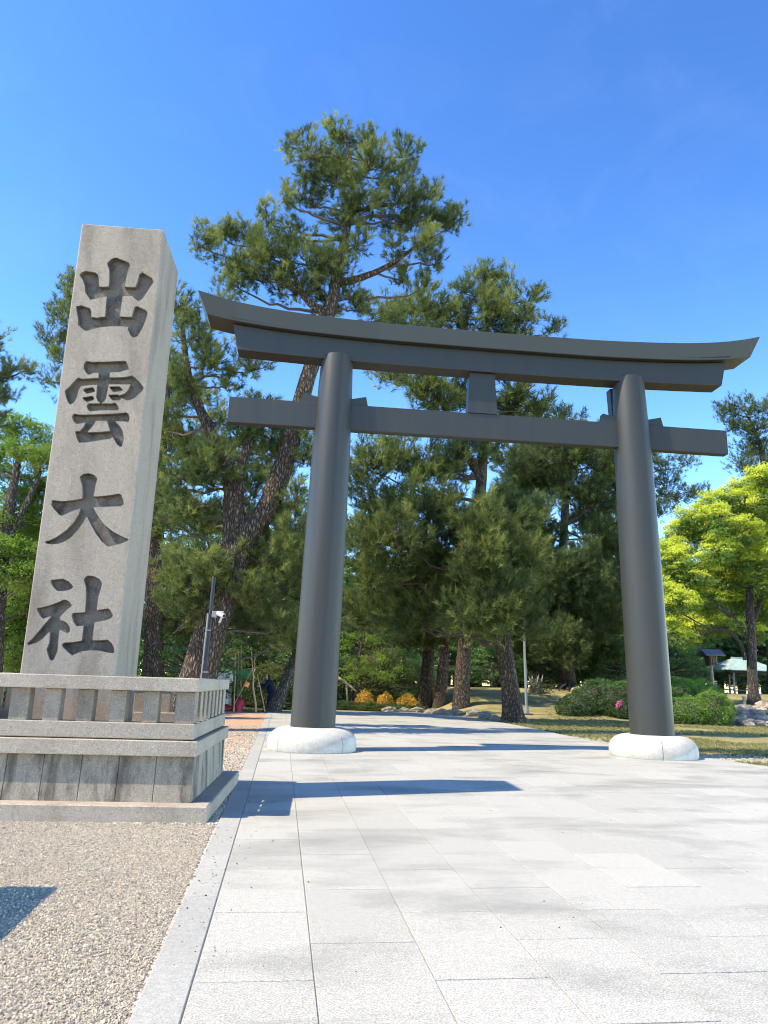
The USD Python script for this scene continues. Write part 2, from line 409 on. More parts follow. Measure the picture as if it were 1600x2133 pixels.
def graded(lo, hi, c0, c1, step, grow=1.18):
    a = list(np.arange(c0, c1 + 1e-6, step))
    s = step
    while a[-1] < hi:
        s *= grow; a.append(a[-1] + s)
    s = step
    while a[0] > lo:
        s *= grow; a.insert(0, a[0] - s)
    return np.array(a)


gx, gy = graded(-600, 600, -14, 34, 0.5), graded(-300, 900, 2, 56, 0.5)
GX, GY = np.meshgrid(gx, gy, indexing='ij')
GZ = height(GX, GY)
nx, ny = GX.shape
idx = np.arange(nx * ny).reshape(nx, ny)
quads = np.stack([idx[:-1, :-1], idx[1:, :-1], idx[1:, 1:], idx[:-1, 1:]], -1).reshape(-1, 4)
ground_mat = usdkit.material(stage, L('dry_grass'), {
    'geo': ('geometry', {}),
    'n': ('noise_texture', {'scale': 0.7, 'detail': 6.0, 'roughness': 0.65}),
    'r': ('rgb_ramp', {'ramp': [(0.30, (0.13, 0.12, 0.045)), (0.45, (0.235, 0.205, 0.085)), (0.60, (0.30, 0.25, 0.12)), (0.74, (0.30, 0.21, 0.13))]}),
    'f': ('noise_texture', {'scale': 45.0, 'detail': 4.0, 'roughness': 0.7}),
    'rf': ('map_range', {'from_min': 0.3, 'from_max': 0.7, 'to_min': 0.6, 'to_max': 1.3}),
    'm': ('mix', {'mix_type': 'multiply', 'fac': 1.0}),
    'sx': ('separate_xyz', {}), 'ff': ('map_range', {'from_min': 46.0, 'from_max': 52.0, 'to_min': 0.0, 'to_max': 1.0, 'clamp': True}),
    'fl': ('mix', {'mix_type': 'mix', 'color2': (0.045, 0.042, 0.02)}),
    'bump': ('bump', {'strength': 0.8, 'distance': 0.03}),
    'p': ('principled_bsdf', {'roughness': 0.95, 'specular_ior_level': 0.1})},
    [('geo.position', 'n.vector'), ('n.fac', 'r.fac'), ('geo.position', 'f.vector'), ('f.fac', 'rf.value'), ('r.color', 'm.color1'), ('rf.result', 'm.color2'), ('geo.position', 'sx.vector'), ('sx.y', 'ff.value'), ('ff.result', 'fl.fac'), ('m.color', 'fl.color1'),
     ('fl.color', 'p.base_color'), ('f.fac', 'bump.height'), ('bump.normal', 'p.normal')], surface='p.BSDF')
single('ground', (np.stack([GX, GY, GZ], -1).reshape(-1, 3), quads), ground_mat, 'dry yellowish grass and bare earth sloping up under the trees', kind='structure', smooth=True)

# gravel yard on the left: one rough sheet plus loose stones
gxs, gys = np.linspace(-30, -0.552, 50), np.linspace(-9.0, 34.0, 72)
A, B = np.meshgrid(gxs, gys, indexing='ij'); Zg = np.full(A.shape, -0.012)
gi = np.arange(A.size).reshape(A.shape)
gq = np.stack([gi[:-1, :-1], gi[1:, :-1], gi[1:, 1:], gi[:-1, 1:]], -1).reshape(-1, 4)
gravel_mat = usdkit.material(stage, L('gravel_sheet'), {
    'geo': ('geometry', {}),
    'v': ('voronoi_texture', {'feature': 'f1', 'scale': 42.0}),
    'vc': ('rgb_ramp', {'ramp': [(0.0, (0.20, 0.165, 0.13)), (0.35, (0.40, 0.33, 0.26)), (0.7, (0.50, 0.42, 0.34)), (1.0, (0.60, 0.53, 0.45))]}),
    'sep': ('separate_color', {}),
    'sx': ('separate_xyz', {}),
    'n': ('noise_texture', {'scale': 0.8, 'detail': 4.0}),
    'yy': ('math', {'math_type': 'multiply_add', 'value2': 5.0}),
    'fr': ('map_range', {'from_min': 13.0, 'from_max': 22.0, 'to_min': 0.0, 'to_max': 0.75, 'clamp': True}),
    'soil': ('mix', {'mix_type': 'mix', 'color2': (0.44, 0.245, 0.145)}),
    'inv': ('math', {'math_type': 'subtract', 'value1': 1.0}),
    'bump': ('bump', {'strength': 1.0, 'distance': 0.02}),
    'p': ('principled_bsdf', {'roughness': 0.9, 'specular_ior_level': 0.2})},
    [('geo.position', 'v.vector'), ('v.color', 'sep.color'), ('sep.r', 'vc.fac'), ('geo.position', 'sx.vector'), ('geo.position', 'n.vector'),
     ('n.fac', 'yy.value1'), ('sx.y', 'yy.value3'), ('yy.value', 'fr.value'), ('fr.result', 'soil.fac'), ('vc.color', 'soil.color1'), ('soil.color', 'p.base_color'),
     ('v.distance', 'inv.value2'), ('inv.value', 'bump.height'), ('bump.normal', 'p.normal')], surface='p.BSDF')
single('gravel_yard', (np.stack([A, B, Zg], -1).reshape(-1, 3), gq), gravel_mat, 'tan gravel yard left of the path turning to red earth further back', kind='structure')

rng = np.random.default_rng(11)


def stone_protos(k, seed):
    r = np.random.default_rng(seed); out = []
    for _ in range(k):
        m = trimesh.creation.icosphere(subdivisions=1)
        v = m.vertices * (1 + 0.22 * r.standard_normal((len(m.vertices), 1)).clip(-1.3, 1.3)) * r.uniform(0.65, 1.1, 3) * [1, 1, 0.7]
        out.append((v, m.faces))
    return out


def scatter(name, protos, pos, scale, mats, label, kind='stuff', seed=1, upright=False, category=None):
    r = np.random.default_rng(seed)
    p = path_for(None, name)
    pi = UsdGeom.PointInstancer.Define(stage, p)
    tag(pi, label, category, None, kind)
    rel = []
    for i, (m, mt) in enumerate(zip(protos, mats)):
        q = f'{p}/piece' + (f'_{i:03d}' if i else '')
        usdkit.mesh(stage, q, m, mt, smooth=False); rel.append(Sdf.Path(q))
    pi.CreatePrototypesRel().SetTargets(rel)
    n = len(pos)
    pi.CreateProtoIndicesAttr(Vt.IntArray.FromNumpy(r.integers(0, len(protos), n).astype(np.int32)))
    pi.CreatePositionsAttr(Vt.Vec3fArray.FromNumpy(np.asarray(pos, np.float32)))
    if upright:
        a = r.uniform(0, 2 * np.pi, n); Q = np.stack([np.cos(a / 2), 0 * a, 0 * a, np.sin(a / 2)], 1)
    else:
        Q = r.standard_normal((n, 4)) * [1, 0.35, 0.35, 1]; Q /= np.linalg.norm(Q, axis=1, keepdims=True)
    pi.CreateOrientationsAttr(Vt.QuathArray([Gf.Quath(float(a), float(b), float(c), float(d)) for a, b, c, d in Q]))
    s = np.asarray(scale, np.float32)
    pi.CreateScalesAttr(Vt.Vec3fArray.FromNumpy(np.repeat(s[:, None], 3, 1)))
    return p


gm = [plain('stone_cream', (0.529, 0.465, 0.343), 0.85, var=0.25, scale=40.0), plain('stone_tan', (0.438, 0.367, 0.251), 0.85, var=0.25, scale=40.0),
      plain('stone_pink', (0.447, 0.362, 0.267), 0.85, var=0.25, scale=40.0), plain('stone_grey', (0.328, 0.299, 0.240), 0.85, var=0.25, scale=40.0),
      plain('stone_brown', (0.219, 0.185, 0.143), 0.85, var=0.3, scale=40.0)]
n = 230000
py = 3.0 + 5.2 * rng.random(n) ** 1.15
px = -0.57 - rng.random(n) * (0.75 + 0.36 * py)
s = rng.lognormal(math.log(0.0036), 0.35, n).clip(0.0018, 0.011)
pz = -0.012 + s * 0.25 + rng.random(n) * 0.005
scatter('loose_gravel', stone_protos(5, 3), np.c_[px, py, pz], s, gm, 'loose tan and grey gravel stones in front of the stone monument', seed=4)
n = 9000
py = 7.9 + rng.random(n) ** 1.4 * 16
px = -0.56 - rng.random(n) ** 1.3 * (0.2 + 0.1 * py)
s = rng.uniform(0.008, 0.02, n)
scatter('yard_gravel', stone_protos(5, 8), np.c_[px, py, np.full(n, -0.008)], s, gm, 'scattered gravel between the stone monument and the path edge', seed=5)

# ------------------------------------------------------------------ granite path
pth = thing('path', 'broad approach path of pale granite slabs running under the gate', kind='structure')
bed = path_poly.buffer(-0.003)
part(pth, 'bed', trimesh.creation.extrude_polygon(bed, 0.03, engine='earcut').apply_translation([0, 0, -0.0375]), M['mortar'])
slabs = []
GAP = 0.0030
inner = Polygon([(-0.335, -8)] + [(x, y) for x, y in PATH_EDGE[1:]][:0] + [(-0.335, 34.25)] + PATH_EDGE[2:])
colx = [-0.335, 0.238] + [0.238 + 0.586 * k for k in range(1, 18)]
for i in range(len(colx) - 1):
    x0, x1 = colx[i], colx[i + 1]
    y = -7.0 + (0.235 if i % 2 == 0 else -0.30) + (0.0)
    # joints: even columns at 3.93 + 1.07k, odd ones half a slab on
    y = 3.93 - 11 * 1.07 + (0.535 if i % 2 else 0.0) - (0.0 if i != 0 else 0.0)
    while y < 38:
        ln = 1.07 + rng.uniform(-0.006, 0.006)
        q = sbox(x0 + GAP, y + GAP * 2.0, x1 - GAP, y + ln - GAP * 2.0).intersection(inner)
        y += ln
        if q.is_empty or q.area < 0.01 or q.geom_type != 'Polygon':
            continue
        c = q.centroid
        slabs.append((c.x, c.y, q))
feet_xy = []
TO = np.array([4.418, 15.975]); TA = -0.0215


def T2(x, y, z=0.0):
    return np.array([TO[0] + x * math.cos(TA) - y * math.sin(TA), TO[1] + x * math.sin(TA) + y * math.cos(TA), z])


def in_view(x, y):
    d = np.array([x, y, 0]) - CAM
    w = d @ FWD
    return w > 0.1 and abs(d @ RIGHT) / w * FL < 900 and -(d @ UP) / w * FL < 1250


slabs = [s_ for s_ in slabs if s_[1] > 1.5]
order = sorted(range(len(slabs)), key=lambda k: (not in_view(slabs[k][0], slabs[k][1]), slabs[k][1] ** 2 + slabs[k][0] ** 2))
rest = []
for rank, k in enumerate(order):
    cx, cy, q = slabs[k]
    dz = rng.normal(0, 0.0006)
    m = prism_ring(q, -0.012, 0.0 + dz, 0.0025)
    if rank < 290:
        part(pth, 'slab', m, M['slab'], origin=None)
    else:
        rest.append(m)
part(pth, 'far_slabs', cat(rest), M['slab'], kind='stuff', label='more granite slabs of the path further off')
y = -7.6
while y < 34.0:
    ln = 1.18
    q = sbox(-0.55, y + GAP, -0.335 - GAP, min(y + ln, 34.1) - GAP)
    part(pth, 'kerb_stone', prism_ring(q, -0.02, 0.002, 0.006), M['kerb'])
    y += ln
    if y < 0:
        continue
# crumbs of gravel kicked onto the edge of the path
n = 170
py = 4.0 + rng.gamma(2.0, 1.3, n); px = -0.55 + np.abs(rng.normal(0, 0.28, n))
px[:30] = -0.43 + rng.normal(0, 0.05, 30); py[:30] = 5.6 + rng.normal(0, 0.25, 30)
k = rng.random(n) < 0.75
s = rng.uniform(0.002, 0.0065, n)
far = rng.random((90, 2)) * [6, 9] + [0.3, 3.5]
pos = np.vstack([np.c_[px, py, np.full(n, 0.004)][k], np.c_[far, np.full(90, 0.003)]])
sc = np.r_[s[k], rng.uniform(0.002, 0.005, 90)]
scatter('path_crumbs', stone_protos(3, 21), pos, sc, [M['needle_litter'], gm[3], gm[4]], 'dark crumbs of grit strewn on the pale slabs by the kerb', seed=6)

# ------------------------------------------------------------------ stone monument: plinth with fence
MA = -0.0471
MO = np.array([-0.6625, 7.9184, 0.0])
plinth = thing('stone_plinth', 'grey stone plinth with low post fence round the inscribed pillar', 'plinth', MO, rz=MA)
XC, YC, XL = -1.82, 1.5, -3.64
b = 0.008
part(plinth, 'step', bx(XL, 0.0, 0.0, 3.0, -0.05, 0.152, 0.012), M['rail'], label='wide bottom step')
# core and battered wall panels
part(plinth, 'core', bx(XL + 0.30, -0.30, 0.30, 2.70, 0.15, 0.77), M['rail'])


def panel_mesh(p0, p1, nrm, z0, z1, bat, th, gap):
    """upright panel from p0 to p1 (xy) leaning back by bat over its height"""
    p0, p1, nrm = map(lambda a: np.asarray(a, float), (p0, p1, nrm))
    d = (p1 - p0) / np.linalg.norm(p1 - p0)
    a, e = p0 + d * gap, p1 - d * gap
    c = 0.004
    pts = []
    for q, s_ in ((a, 1), (e, -1)):
        for z, bt in ((z0, 0.0), (z1, bat)):
            f_ = q - nrm * bt
            pts += [(*(f_ + d * s_ * c), z), (*(f_ - nrm * c), z), (*(q - nrm * th), z)]
    return hull(pts)


joints = [-0.197, -0.582, -0.955, -1.325, -1.701, -2.06, -2.43, -2.80, -3.443]
joints = [-0.197 - k * (3.246 / 9) for k in range(10)]
joints[1:6] = [-0.582, -0.955, -1.325, -1.701, -2.062]
for k in range(9):
    part(plinth, 'panel', panel_mesh((joints[k], 0.2), (joints[k + 1], 0.2), (0, -1), 0.153, 0.602, 0.022, 0.12, 0.003), M['panel'])
    part(plinth, 'panel', panel_mesh((joints[k], 2.8), (joints[k + 1], 2.8), (0, 1), 0.153, 0.602, 0.022, 0.12, 0.003), M['panel'])
ys = np.linspace(0.2, 2.8, 8)
for k in range(7):
    part(plinth, 'panel', panel_mesh((-0.197, ys[k] + (0.125 if k == 0 else 0)), (-0.197, ys[k + 1] - (0.125 if k == 6 else 0)), (1, 0), 0.153, 0.602, 0.022, 0.10, 0.003), M['panel'])
    part(plinth, 'panel', panel_mesh((-3.443, ys[k] + (0.125 if k == 0 else 0)), (-3.443, ys[k + 1] - (0.125 if k == 6 else 0)), (-1, 0), 0.153, 0.602, 0.022, 0.10, 0.003), M['panel'])


def ring(y0, x1, z0, z1, w, name, mat, bb=0.007):
    """four beams mitre-less round the plinth: front and back run through"""
    x0 = 2 * XC - x1; y1 = 2 * YC - y0
    part(plinth, name, bx(x0, x1, y0, y0 + w, z0, z1, bb), mat)
    part(plinth, name, bx(x0, x1, y1 - w, y1, z0, z1, bb), mat)
    part(plinth, name, bx(x1 - w, x1 - 0.003, y0 + w + 0.003, y1 - w - 0.003, z0, z1 - 0.001, bb), mat)
    part(plinth, name, bx(x0 + 0.003, x0 + w, y0 + w + 0.003, y1 - w - 0.003, z0, z1 - 0.001, bb), mat)


ring(0.14, -0.170, 0.604, 0.755, 0.55, 'cap_slab', M['rail'])
part(plinth, 'terrace', bx(XL + 0.5, -0.5, 0.5, 2.5, 0.70, 0.764), M['rail'])
ring(0.19, -0.220, 0.768, 0.925, 0.26, 'lower_rail', M['rail'])
ring(0.14, -0.205, 1.249, 1.386, 0.25, 'top_rail', M['rail'])
PZ0, PZ1 = 0.924, 1.250


def post(x0, x1, y0, y1):
    part(plinth, 'post', bx(x0, x1, y0, y1, PZ0 + 0.002, PZ1 - 0.002, 0.006), M['post'])


fx = [(-0.769, -0.614), (-1.104, -0.949), (-1.438, -1.281), (-1.771, -1.613), (-2.109, -1.926), (-2.44, -2.27), (-2.78, -2.61), (-3.11, -2.95)]
for x0, x1 in fx:
    post(x0, x1, 0.212, 0.37); post(x0, x1, 2.63, 2.788)
for x0, x1 in ((-0.438, -0.236), (2 * XC + 0.236, 2 * XC + 0.438)):
    post(x0, x1, 0.212, 0.412); post(x0, x1, 2.588, 2.788)
for k in range(6):
    y0 = 0.60 + 0.322 * k
    post(-0.394, -0.236, y0, y0 + 0.155); post(2 * XC + 0.236, 2 * XC + 0.394, y0, y0 + 0.155)

# ------------------------------------------------------------------ inscribed pillar
pil = thing('stone_pillar', 'tall square stone pillar carved with four large dark characters', 'monument pillar', MO, rz=MA)
PX0, PX1, PY0, PY1, PZT = -2.352, -1.292, 1.0, 2.03, 7.18
CM = np.array([math.cos(MA), math.sin(MA), 0]), np.array([-math.sin(MA), math.cos(MA), 0])


def on_front(px):
    d = ray(px); p0 = MO + CM[1] * PY0
    P = CAM + d * (((p0 - CAM) @ CM[1]) / (d @ CM[1])) - MO
    return P @ CM[0], P[2]


GLYPH = {
    'a': (140, 520, 7.2727, [
        [(610, 210), (650, 160), (690, 135), (745, 122), (840, 160), (930, 195), (950, 240), (915, 320), (885, 450), (865, 560), (850, 640), (835, 700), (815, 860), (792, 1015), (785, 1080), (600, 1080), (578, 1015), (605, 700), (632, 560), (645, 450), (642, 300), (620, 245)],
        [(188, 385), (225, 345), (285, 325), (430, 350), (465, 390), (475, 450), (472, 540), (490, 568), (640, 562), (870, 566), (1035, 572), (1050, 540), (1075, 470), (1098, 370), (1140, 345), (1280, 430), (1305, 490), (1240, 580), (1190, 660), (1140, 735), (1075, 775), (1015, 730), (1000, 695), (835, 697), (610, 700), (500, 720), (350, 755), (325, 720), (280, 650), (270, 540), (235, 450)],
        [(140, 860), (215, 845), (340, 890), (362, 940), (360, 1022), (450, 1035), (578, 1015), (792, 1015), (980, 1025), (1010, 930), (1025, 870), (1060, 858), (1190, 920), (1212, 960), (1190, 1050), (1130, 1200), (1060, 1310), (1000, 1330), (960, 1290), (925, 1210), (930, 1165), (800, 1155), (660, 1155), (500, 1170), (380, 1200), (280, 1230), (230, 1195), (170, 1140), (170, 1050), (150, 940)]]),
    'b': (120, 730, 8.0, [
        [(470, 185), (510, 178), (560, 195), (800, 190), (1080, 178), (1135, 175), (1165, 250), (1185, 310), (1100, 335), (1030, 355), (960, 350), (862, 360), (860, 450), (850, 560), (830, 640), (815, 720), (800, 800), (770, 850), (720, 872), (675, 845), (648, 780), (655, 700), (665, 580), (685, 460), (690, 370), (610, 362), (560, 385), (520, 400), (480, 370), (440, 300), (440, 240)],
        [(340, 455), (410, 478), (560, 468), (690, 460), (860, 455), (1080, 450), (1160, 440), (1230, 420), (1290, 455), (1390, 560), (1430, 620), (1415, 660), (1340, 735), (1270, 795), (1200, 822), (1150, 825), (1090, 800), (1040, 745), (1120, 725), (1180, 660), (1228, 560), (1000, 558), (840, 558), (680, 565), (540, 572), (390, 588), (350, 650), (310, 790), (270, 860), (215, 898), (170, 850), (140, 760), (125, 670), (200, 605), (280, 515)],
        [(428, 658), (470, 632), (590, 618), (610, 650), (622, 682), (560, 700), (490, 718), (450, 685)],
        [(410, 785), (480, 778), (575, 758), (605, 795), (595, 822), (490, 858), (450, 830)],
        [(865, 605), (1030, 602), (1088, 655), (1060, 672), (935, 692), (895, 650)],
        [(845, 742), (1005, 736), (1060, 800), (1030, 825), (920, 830), (885, 795)],
        [(485, 930), (515, 885), (700, 885), (900, 888), (955, 872), (985, 900), (1015, 970), (1000, 990), (700, 992), (540, 1010), (510, 985)],
        [(245, 1110), (255, 1070), (290, 1055), (350, 1075), (600, 1070), (900, 1058), (1090, 1045), (1140, 1035), (1175, 1060), (1195, 1130), (1180, 1185), (1100, 1175), (930, 1172), (640, 1168), (480, 1190), (400, 1205), (320, 1222), (270, 1180)],
        [(490, 1160), (640, 1160), (590, 1245), (480, 1370), (700, 1362), (885, 1345), (930, 1410), (910, 1440), (870, 1465), (700, 1490), (500, 1525), (365, 1535), (330, 1480), (290, 1350), (370, 1350), (440, 1270)],
        [(825, 1160), (930, 1160), (1020, 1250), (1075, 1330), (1100, 1470), (1070, 1590), (1045, 1605), (990, 1560), (920, 1435), (880, 1345), (850, 1240)]]),
    'c': (80, 970, 7.619, [
        [(665, 175), (720, 135), (800, 125), (880, 150), (930, 205), (905, 290), (885, 400), (868, 495), (1000, 488), (1150, 472), (1230, 455), (1280, 448), (1310, 465), (1345, 560), (1350, 610), (1300, 640), (1150, 645), (1000, 652), (862, 655), (900, 730), (960, 830), (1050, 950), (1180, 1050), (1300, 1115), (1440, 1175), (1300, 1235), (1100, 1278), (1000, 1190), (900, 1050), (830, 920), (765, 790), (700, 910), (620, 1020), (520, 1130), (430, 1190), (320, 1235), (200, 1242), (140, 1235), (95, 1205), (180, 1190), (300, 1130), (440, 1030), (560, 910), (640, 780), (678, 670), (560, 705), (470, 745), (375, 790), (330, 775), (230, 660), (210, 620), (220, 548), (340, 568), (480, 562), (600, 545), (700, 525), (710, 430), (700, 310), (675, 240)]]),
    'd': (40, 1180, 6.9565, [
        [(462, 200), (580, 190), (635, 182), (715, 220), (760, 265), (778, 300), (740, 330), (640, 350), (550, 352), (500, 300), (465, 240)],
        [(255, 605), (310, 600), (420, 575), (560, 525), (630, 490), (665, 485), (720, 510), (760, 570), (700, 610), (620, 690), (580, 740), (595, 790), (640, 790), (690, 825), (725, 880), (728, 935), (705, 960), (660, 945), (580, 905), (570, 1000), (555, 1120), (552, 1220), (500, 1345), (465, 1362), (440, 1340), (400, 1205), (440, 1110), (450, 1010), (455, 930), (400, 975), (340, 1040), (250, 1100), (130, 1138), (118, 1118), (200, 1040), (280, 950), (370, 840), (490, 705), (420, 725), (345, 752), (310, 720), (270, 650)],
        [(940, 190), (970, 150), (1010, 135), (1090, 150), (1160, 185), (1197, 245), (1180, 310), (1140, 440), (1115, 640), (1200, 628), (1285, 612), (1320, 640), (1355, 710), (1330, 745), (1250, 775), (1085, 805), (1075, 900), (1055, 1075), (1180, 1075), (1280, 1065), (1340, 1120), (1368, 1180), (1370, 1250), (1300, 1245), (1150, 1215), (1040, 1208), (920, 1220), (840, 1250), (765, 1285), (720, 1250), (640, 1170), (622, 1135), (650, 1108), (760, 1105), (915, 1080), (925, 980), (940, 850), (830, 860), (790, 800), (765, 720), (775, 680), (850, 675), (960, 668), (970, 520), (975, 310)]])}


def to_cs(geom):
    """CrossSection of a shapely (multi)polygon"""
    polys = []
    for g_ in getattr(geom, 'geoms', [geom]):
        polys.append(np.array(g_.exterior.coords)[:-1])
        for h in g_.interiors:
            polys.append(np.array(h.coords)[:-1])
    return CrossSection(polys, m3.FillRule.EvenOdd)


def prism_y(geom, y0, y1):
    """extrude an xz shape along y from y0 to y1"""
    mm = Manifold.extrude(to_cs(geom), y1 - y0)          # (x, z', h)
    return mm.rotate([90, 0, 0]).translate([0, y1, 0])   # z' -> z, h -> -y


shaft = Manifold.hull_points(np.array(bx(PX0, PX1, PY0, PY1, 0.72, PZT, 0.014).vertices))
DEP = 0.062
for key in 'abcd':
    ox, oy, sc_, polys = GLYPH[key]
    shp = unary_union([Polygon([on_front((ox + x / sc_, oy + y_ / sc_)) for x, y_ in p]).buffer(0) for p in polys])
    shp = shp.buffer(0.010).buffer(-0.018).buffer(0.008).simplify(0.0015)
    outer = shp.buffer(0.006)
    shaft = shaft - prism_y(outer, PY0 - 0.1, PY0 + DEP + 0.02)
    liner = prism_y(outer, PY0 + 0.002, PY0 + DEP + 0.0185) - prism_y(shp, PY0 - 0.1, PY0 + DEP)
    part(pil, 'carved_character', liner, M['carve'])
part(pil, 'shaft', shaft, M['shaft'])

# ------------------------------------------------------------------ torii gate
tor = thing('torii_gate', 'huge dark charcoal torii gate spanning the granite path', 'torii gate', (TO[0], TO[1], 0), rz=TA)
PR = [(0.42, 0.470), (1.0, 0.468), (2.0, 0.464), (3.0, 0.460), (4.0, 0.455), (5.0, 0.447), (6.0, 0.437), (6.9, 0.424), (7.6, 0.408), (8.2, 0.390), (8.55, 0.377), (8.80, 0.366)]
for sgn in (-1, 1):
    prof = [(0.0, 0.41)] + [(r, z) for z, r in PR] + [(0.356, 8.812), (0.0, 8.812)]
    prof2 = []
    for a, e in zip(prof[:-1], prof[1:]):
        prof2 += [a] if abs(e[1] - a[1]) < 0.3 else [(a[0] + (e[0] - a[0]) * t, a[1] + (e[1] - a[1]) * t) for t in np.linspace(0, 1, 4)[:-1]]
    prof2.append(prof[-1])
    m = lathe(prof2, 72)
    zz = m.vertices[:, 2]
    m.vertices[:, 0] += sgn * (3.725 + (3.575 - 3.725) * (zz - 0.5) / 8.1)
    part(tor, 'pillar', m, M['steel'], smooth=32)
    # dark plate behind the pillar head
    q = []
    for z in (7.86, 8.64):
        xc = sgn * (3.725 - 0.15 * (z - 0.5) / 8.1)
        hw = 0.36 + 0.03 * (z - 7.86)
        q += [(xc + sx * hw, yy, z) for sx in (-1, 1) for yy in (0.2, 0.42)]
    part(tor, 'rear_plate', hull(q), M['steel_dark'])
    # stone foot in four segments
    H = 0.465
    fp = [(0.475, 0.0), (0.905, 0.0), (0.922, 0.02), (0.93, 0.10), (0.926, 0.18), (0.905, 0.26), (0.866, 0.33), (0.80, 0.39), (0.72, 0.43), (0.63, 0.455), (0.55, H), (0.475, H)]
    for k in range(4):
        a0 = -math.pi / 2 - 0.36 + k * math.pi / 2 + (0.12 if sgn > 0 else -0.5)
        g_ = 0.006
        m = lathe(fp, 22, a0 + g_, a0 + math.pi / 2 - g_)
        m.apply_translation([sgn * 3.725, 0, -0.002])
        part(tor, 'base_stone', m, M['foot'], smooth=35)


def beam(xs, f_bot, f_top, hy, bev=0.012, ridge=0.0, cant=0.0, batter=0.0):
    """curved beam along x: section with chamfered edges; cant = how much the end faces lean outward (x per z)"""
    V = []; n_ = len(xs)
    for x in xs:
        zb_, zt_ = f_bot(x), f_top(x)
        sec = [(-hy + bev, zb_), (-hy, zb_ + bev), (-hy, zt_ - bev), (-hy + bev, zt_), (0.0, zt_ + ridge), (hy - bev, zt_), (hy, zt_ - bev), (hy, zb_ + bev), (hy - bev, zb_)]
        xe = max(abs(xs[0]), abs(xs[-1]))
        for yy, z in sec:
            yy = yy * (1 - batter * (zt_ - z) / hy) if batter else yy
            dx = (cant * (z - zb_)) * (x / xe)
            V.append((x + dx, yy, z))
    k = 9; F = []
    for i in range(n_ - 1):
        for j in range(k):
            a, b_ = i * k + j, i * k + (j + 1) % k
            F += [(a, a + k, b_ + k), (a, b_ + k, b_)]
    for base, rev in ((0, False), ((n_ - 1) * k, True)):
        for j in range(1, k - 1):
            t = (base, base + j, base + j + 1)
            F.append(t[::-1] if rev else t)
    m = trimesh.Trimesh(np.array(V), np.array(F), process=False)
    m.fix_normals()
    return m


KX = [-6.885, -6.5, -5.734, -4.08, -2.4, 0.0, 2.4, 4.0, 5.0, 6.021, 6.5, 6.8]
from scipy.interpolate import PchipInterpolator
kt = PchipInterpolator([-7.0, -6.85, -6.4, -5.8, -5.0, -4.0, -2.4, 0, 2.4, 4.0, 5.0, 5.8, 6.4, 6.85, 7.0], [10.07, 10.03, 9.905, 9.79, 9.695, 9.63, 9.575, 9.56, 9.575, 9.63, 9.695, 9.79, 9.905, 10.03, 10.07])
kb = PchipInterpolator([-7.0, -6.6, -6.1, -5.0, -4.0, -2.4, 0, 2.4, 4.0, 5.0, 6.1, 6.6, 7.0], [9.60, 9.505, 9.41, 9.29, 9.235, 9.19, 9.18, 9.19, 9.235, 9.29, 9.41, 9.505, 9.60])
part(tor, 'top_rail', beam(np.linspace(-6.60, 6.60, 61), lambda x: float(kb(x)), lambda x: float(kt(np.clip(x * 1.036, -6.95, 6.95))), 0.48, ridge=0.06, cant=0.45, batter=0.225), M['steel'], smooth=20)
part(tor, 'drip_strip', beam(np.linspace(-6.05, 6.05, 61), lambda x: float(kb(x)) + 0.045, lambda x: float(kb(x)) + 0.075, 0.398, bev=0.003), M['steel_dark'], smooth=20)
part(tor, 'under_rail', beam(np.linspace(-5.87, 5.87, 41), lambda x: 8.655 + 0.10 * (abs(x) / 5.9) ** 2.6, lambda x: float(kb(x)) - 0.001, 0.235, cant=0.235), M['steel'], smooth=20)
part(tor, 'tie_beam', beam(np.linspace(-5.975, 5.975, 5), lambda x: 7.03, lambda x: 7.638, 0.11, bev=0.010), M['steel'])
# strut above the middle of the tie beam
q = [(sx * w_, sy * d_, z) for z, w_, d_ in ((7.641, 0.355, 0.13), (8.645, 0.305, 0.12)) for sx in (-1, 1) for sy in (-1, 1)]
part(tor, 'strut', hull([(x - 0.11, y_, z) for x, y_, z in q]), M['steel'])
part(tor, 'strut_collar', bx(-0.43, 0.21, -0.13, 0.13, 8.60, 8.652, 0.006), M['steel'])
for sgn in (-1, 1):
    xc = sgn * 3.594
    for s2 in (-1, 1):
        xa, xe = xc + s2 * 0.34, xc + s2 * 0.78
        pts = [(xa, 7.643), (xe, 7.643), (xe - s2 * 0.05, 7.865), (xa, 7.775)]
        part(tor, 'wedge', hull([(x, y_, z) for x, z in pts for y_ in (-0.085, 0.085)]), M['steel'])

# ------------------------------------------------------------------ trees
def unit(v):
    return v / (np.linalg.norm(v, axis=-1, keepdims=True) + 1e-12)


def needle_tufts(C, D, r, K, length, width, stem):
    """tufts of K needles round short shoots at C pointing along D"""
    n = len(C)
    a = unit(np.cross(D, unit(r.standard_normal((n, 3)))))
    b_ = np.cross(D, a)
    th = r.uniform(0, 2 * np.pi, (n, K)); el = r.uniform(0.25, 1.25, (n, K))
    d = D[:, None] * np.cos(el)[..., None] + (a[:, None] * np.cos(th)[..., None] + b_[:, None] * np.sin(th)[..., None]) * np.sin(el)[..., None]
    s_ = np.asarray(stem).reshape(-1, 1) if np.ndim(stem) else stem
    p0 = C[:, None] + D[:, None] * (r.uniform(-0.6, 0.5, (n, K)) * s_)[..., None]
    ln = (r.uniform(0.7, 1.15, (n, K)) * length)[..., None]
    pr = unit(np.cross(d, r.standard_normal((n, K, 3)))) * (width * 0.5)
    tip = p0 + d * ln
    V = np.stack([p0 - pr, p0 + pr, tip], 2).reshape(-1, 3)
    return V, np.arange(len(V)).reshape(-1, 3)


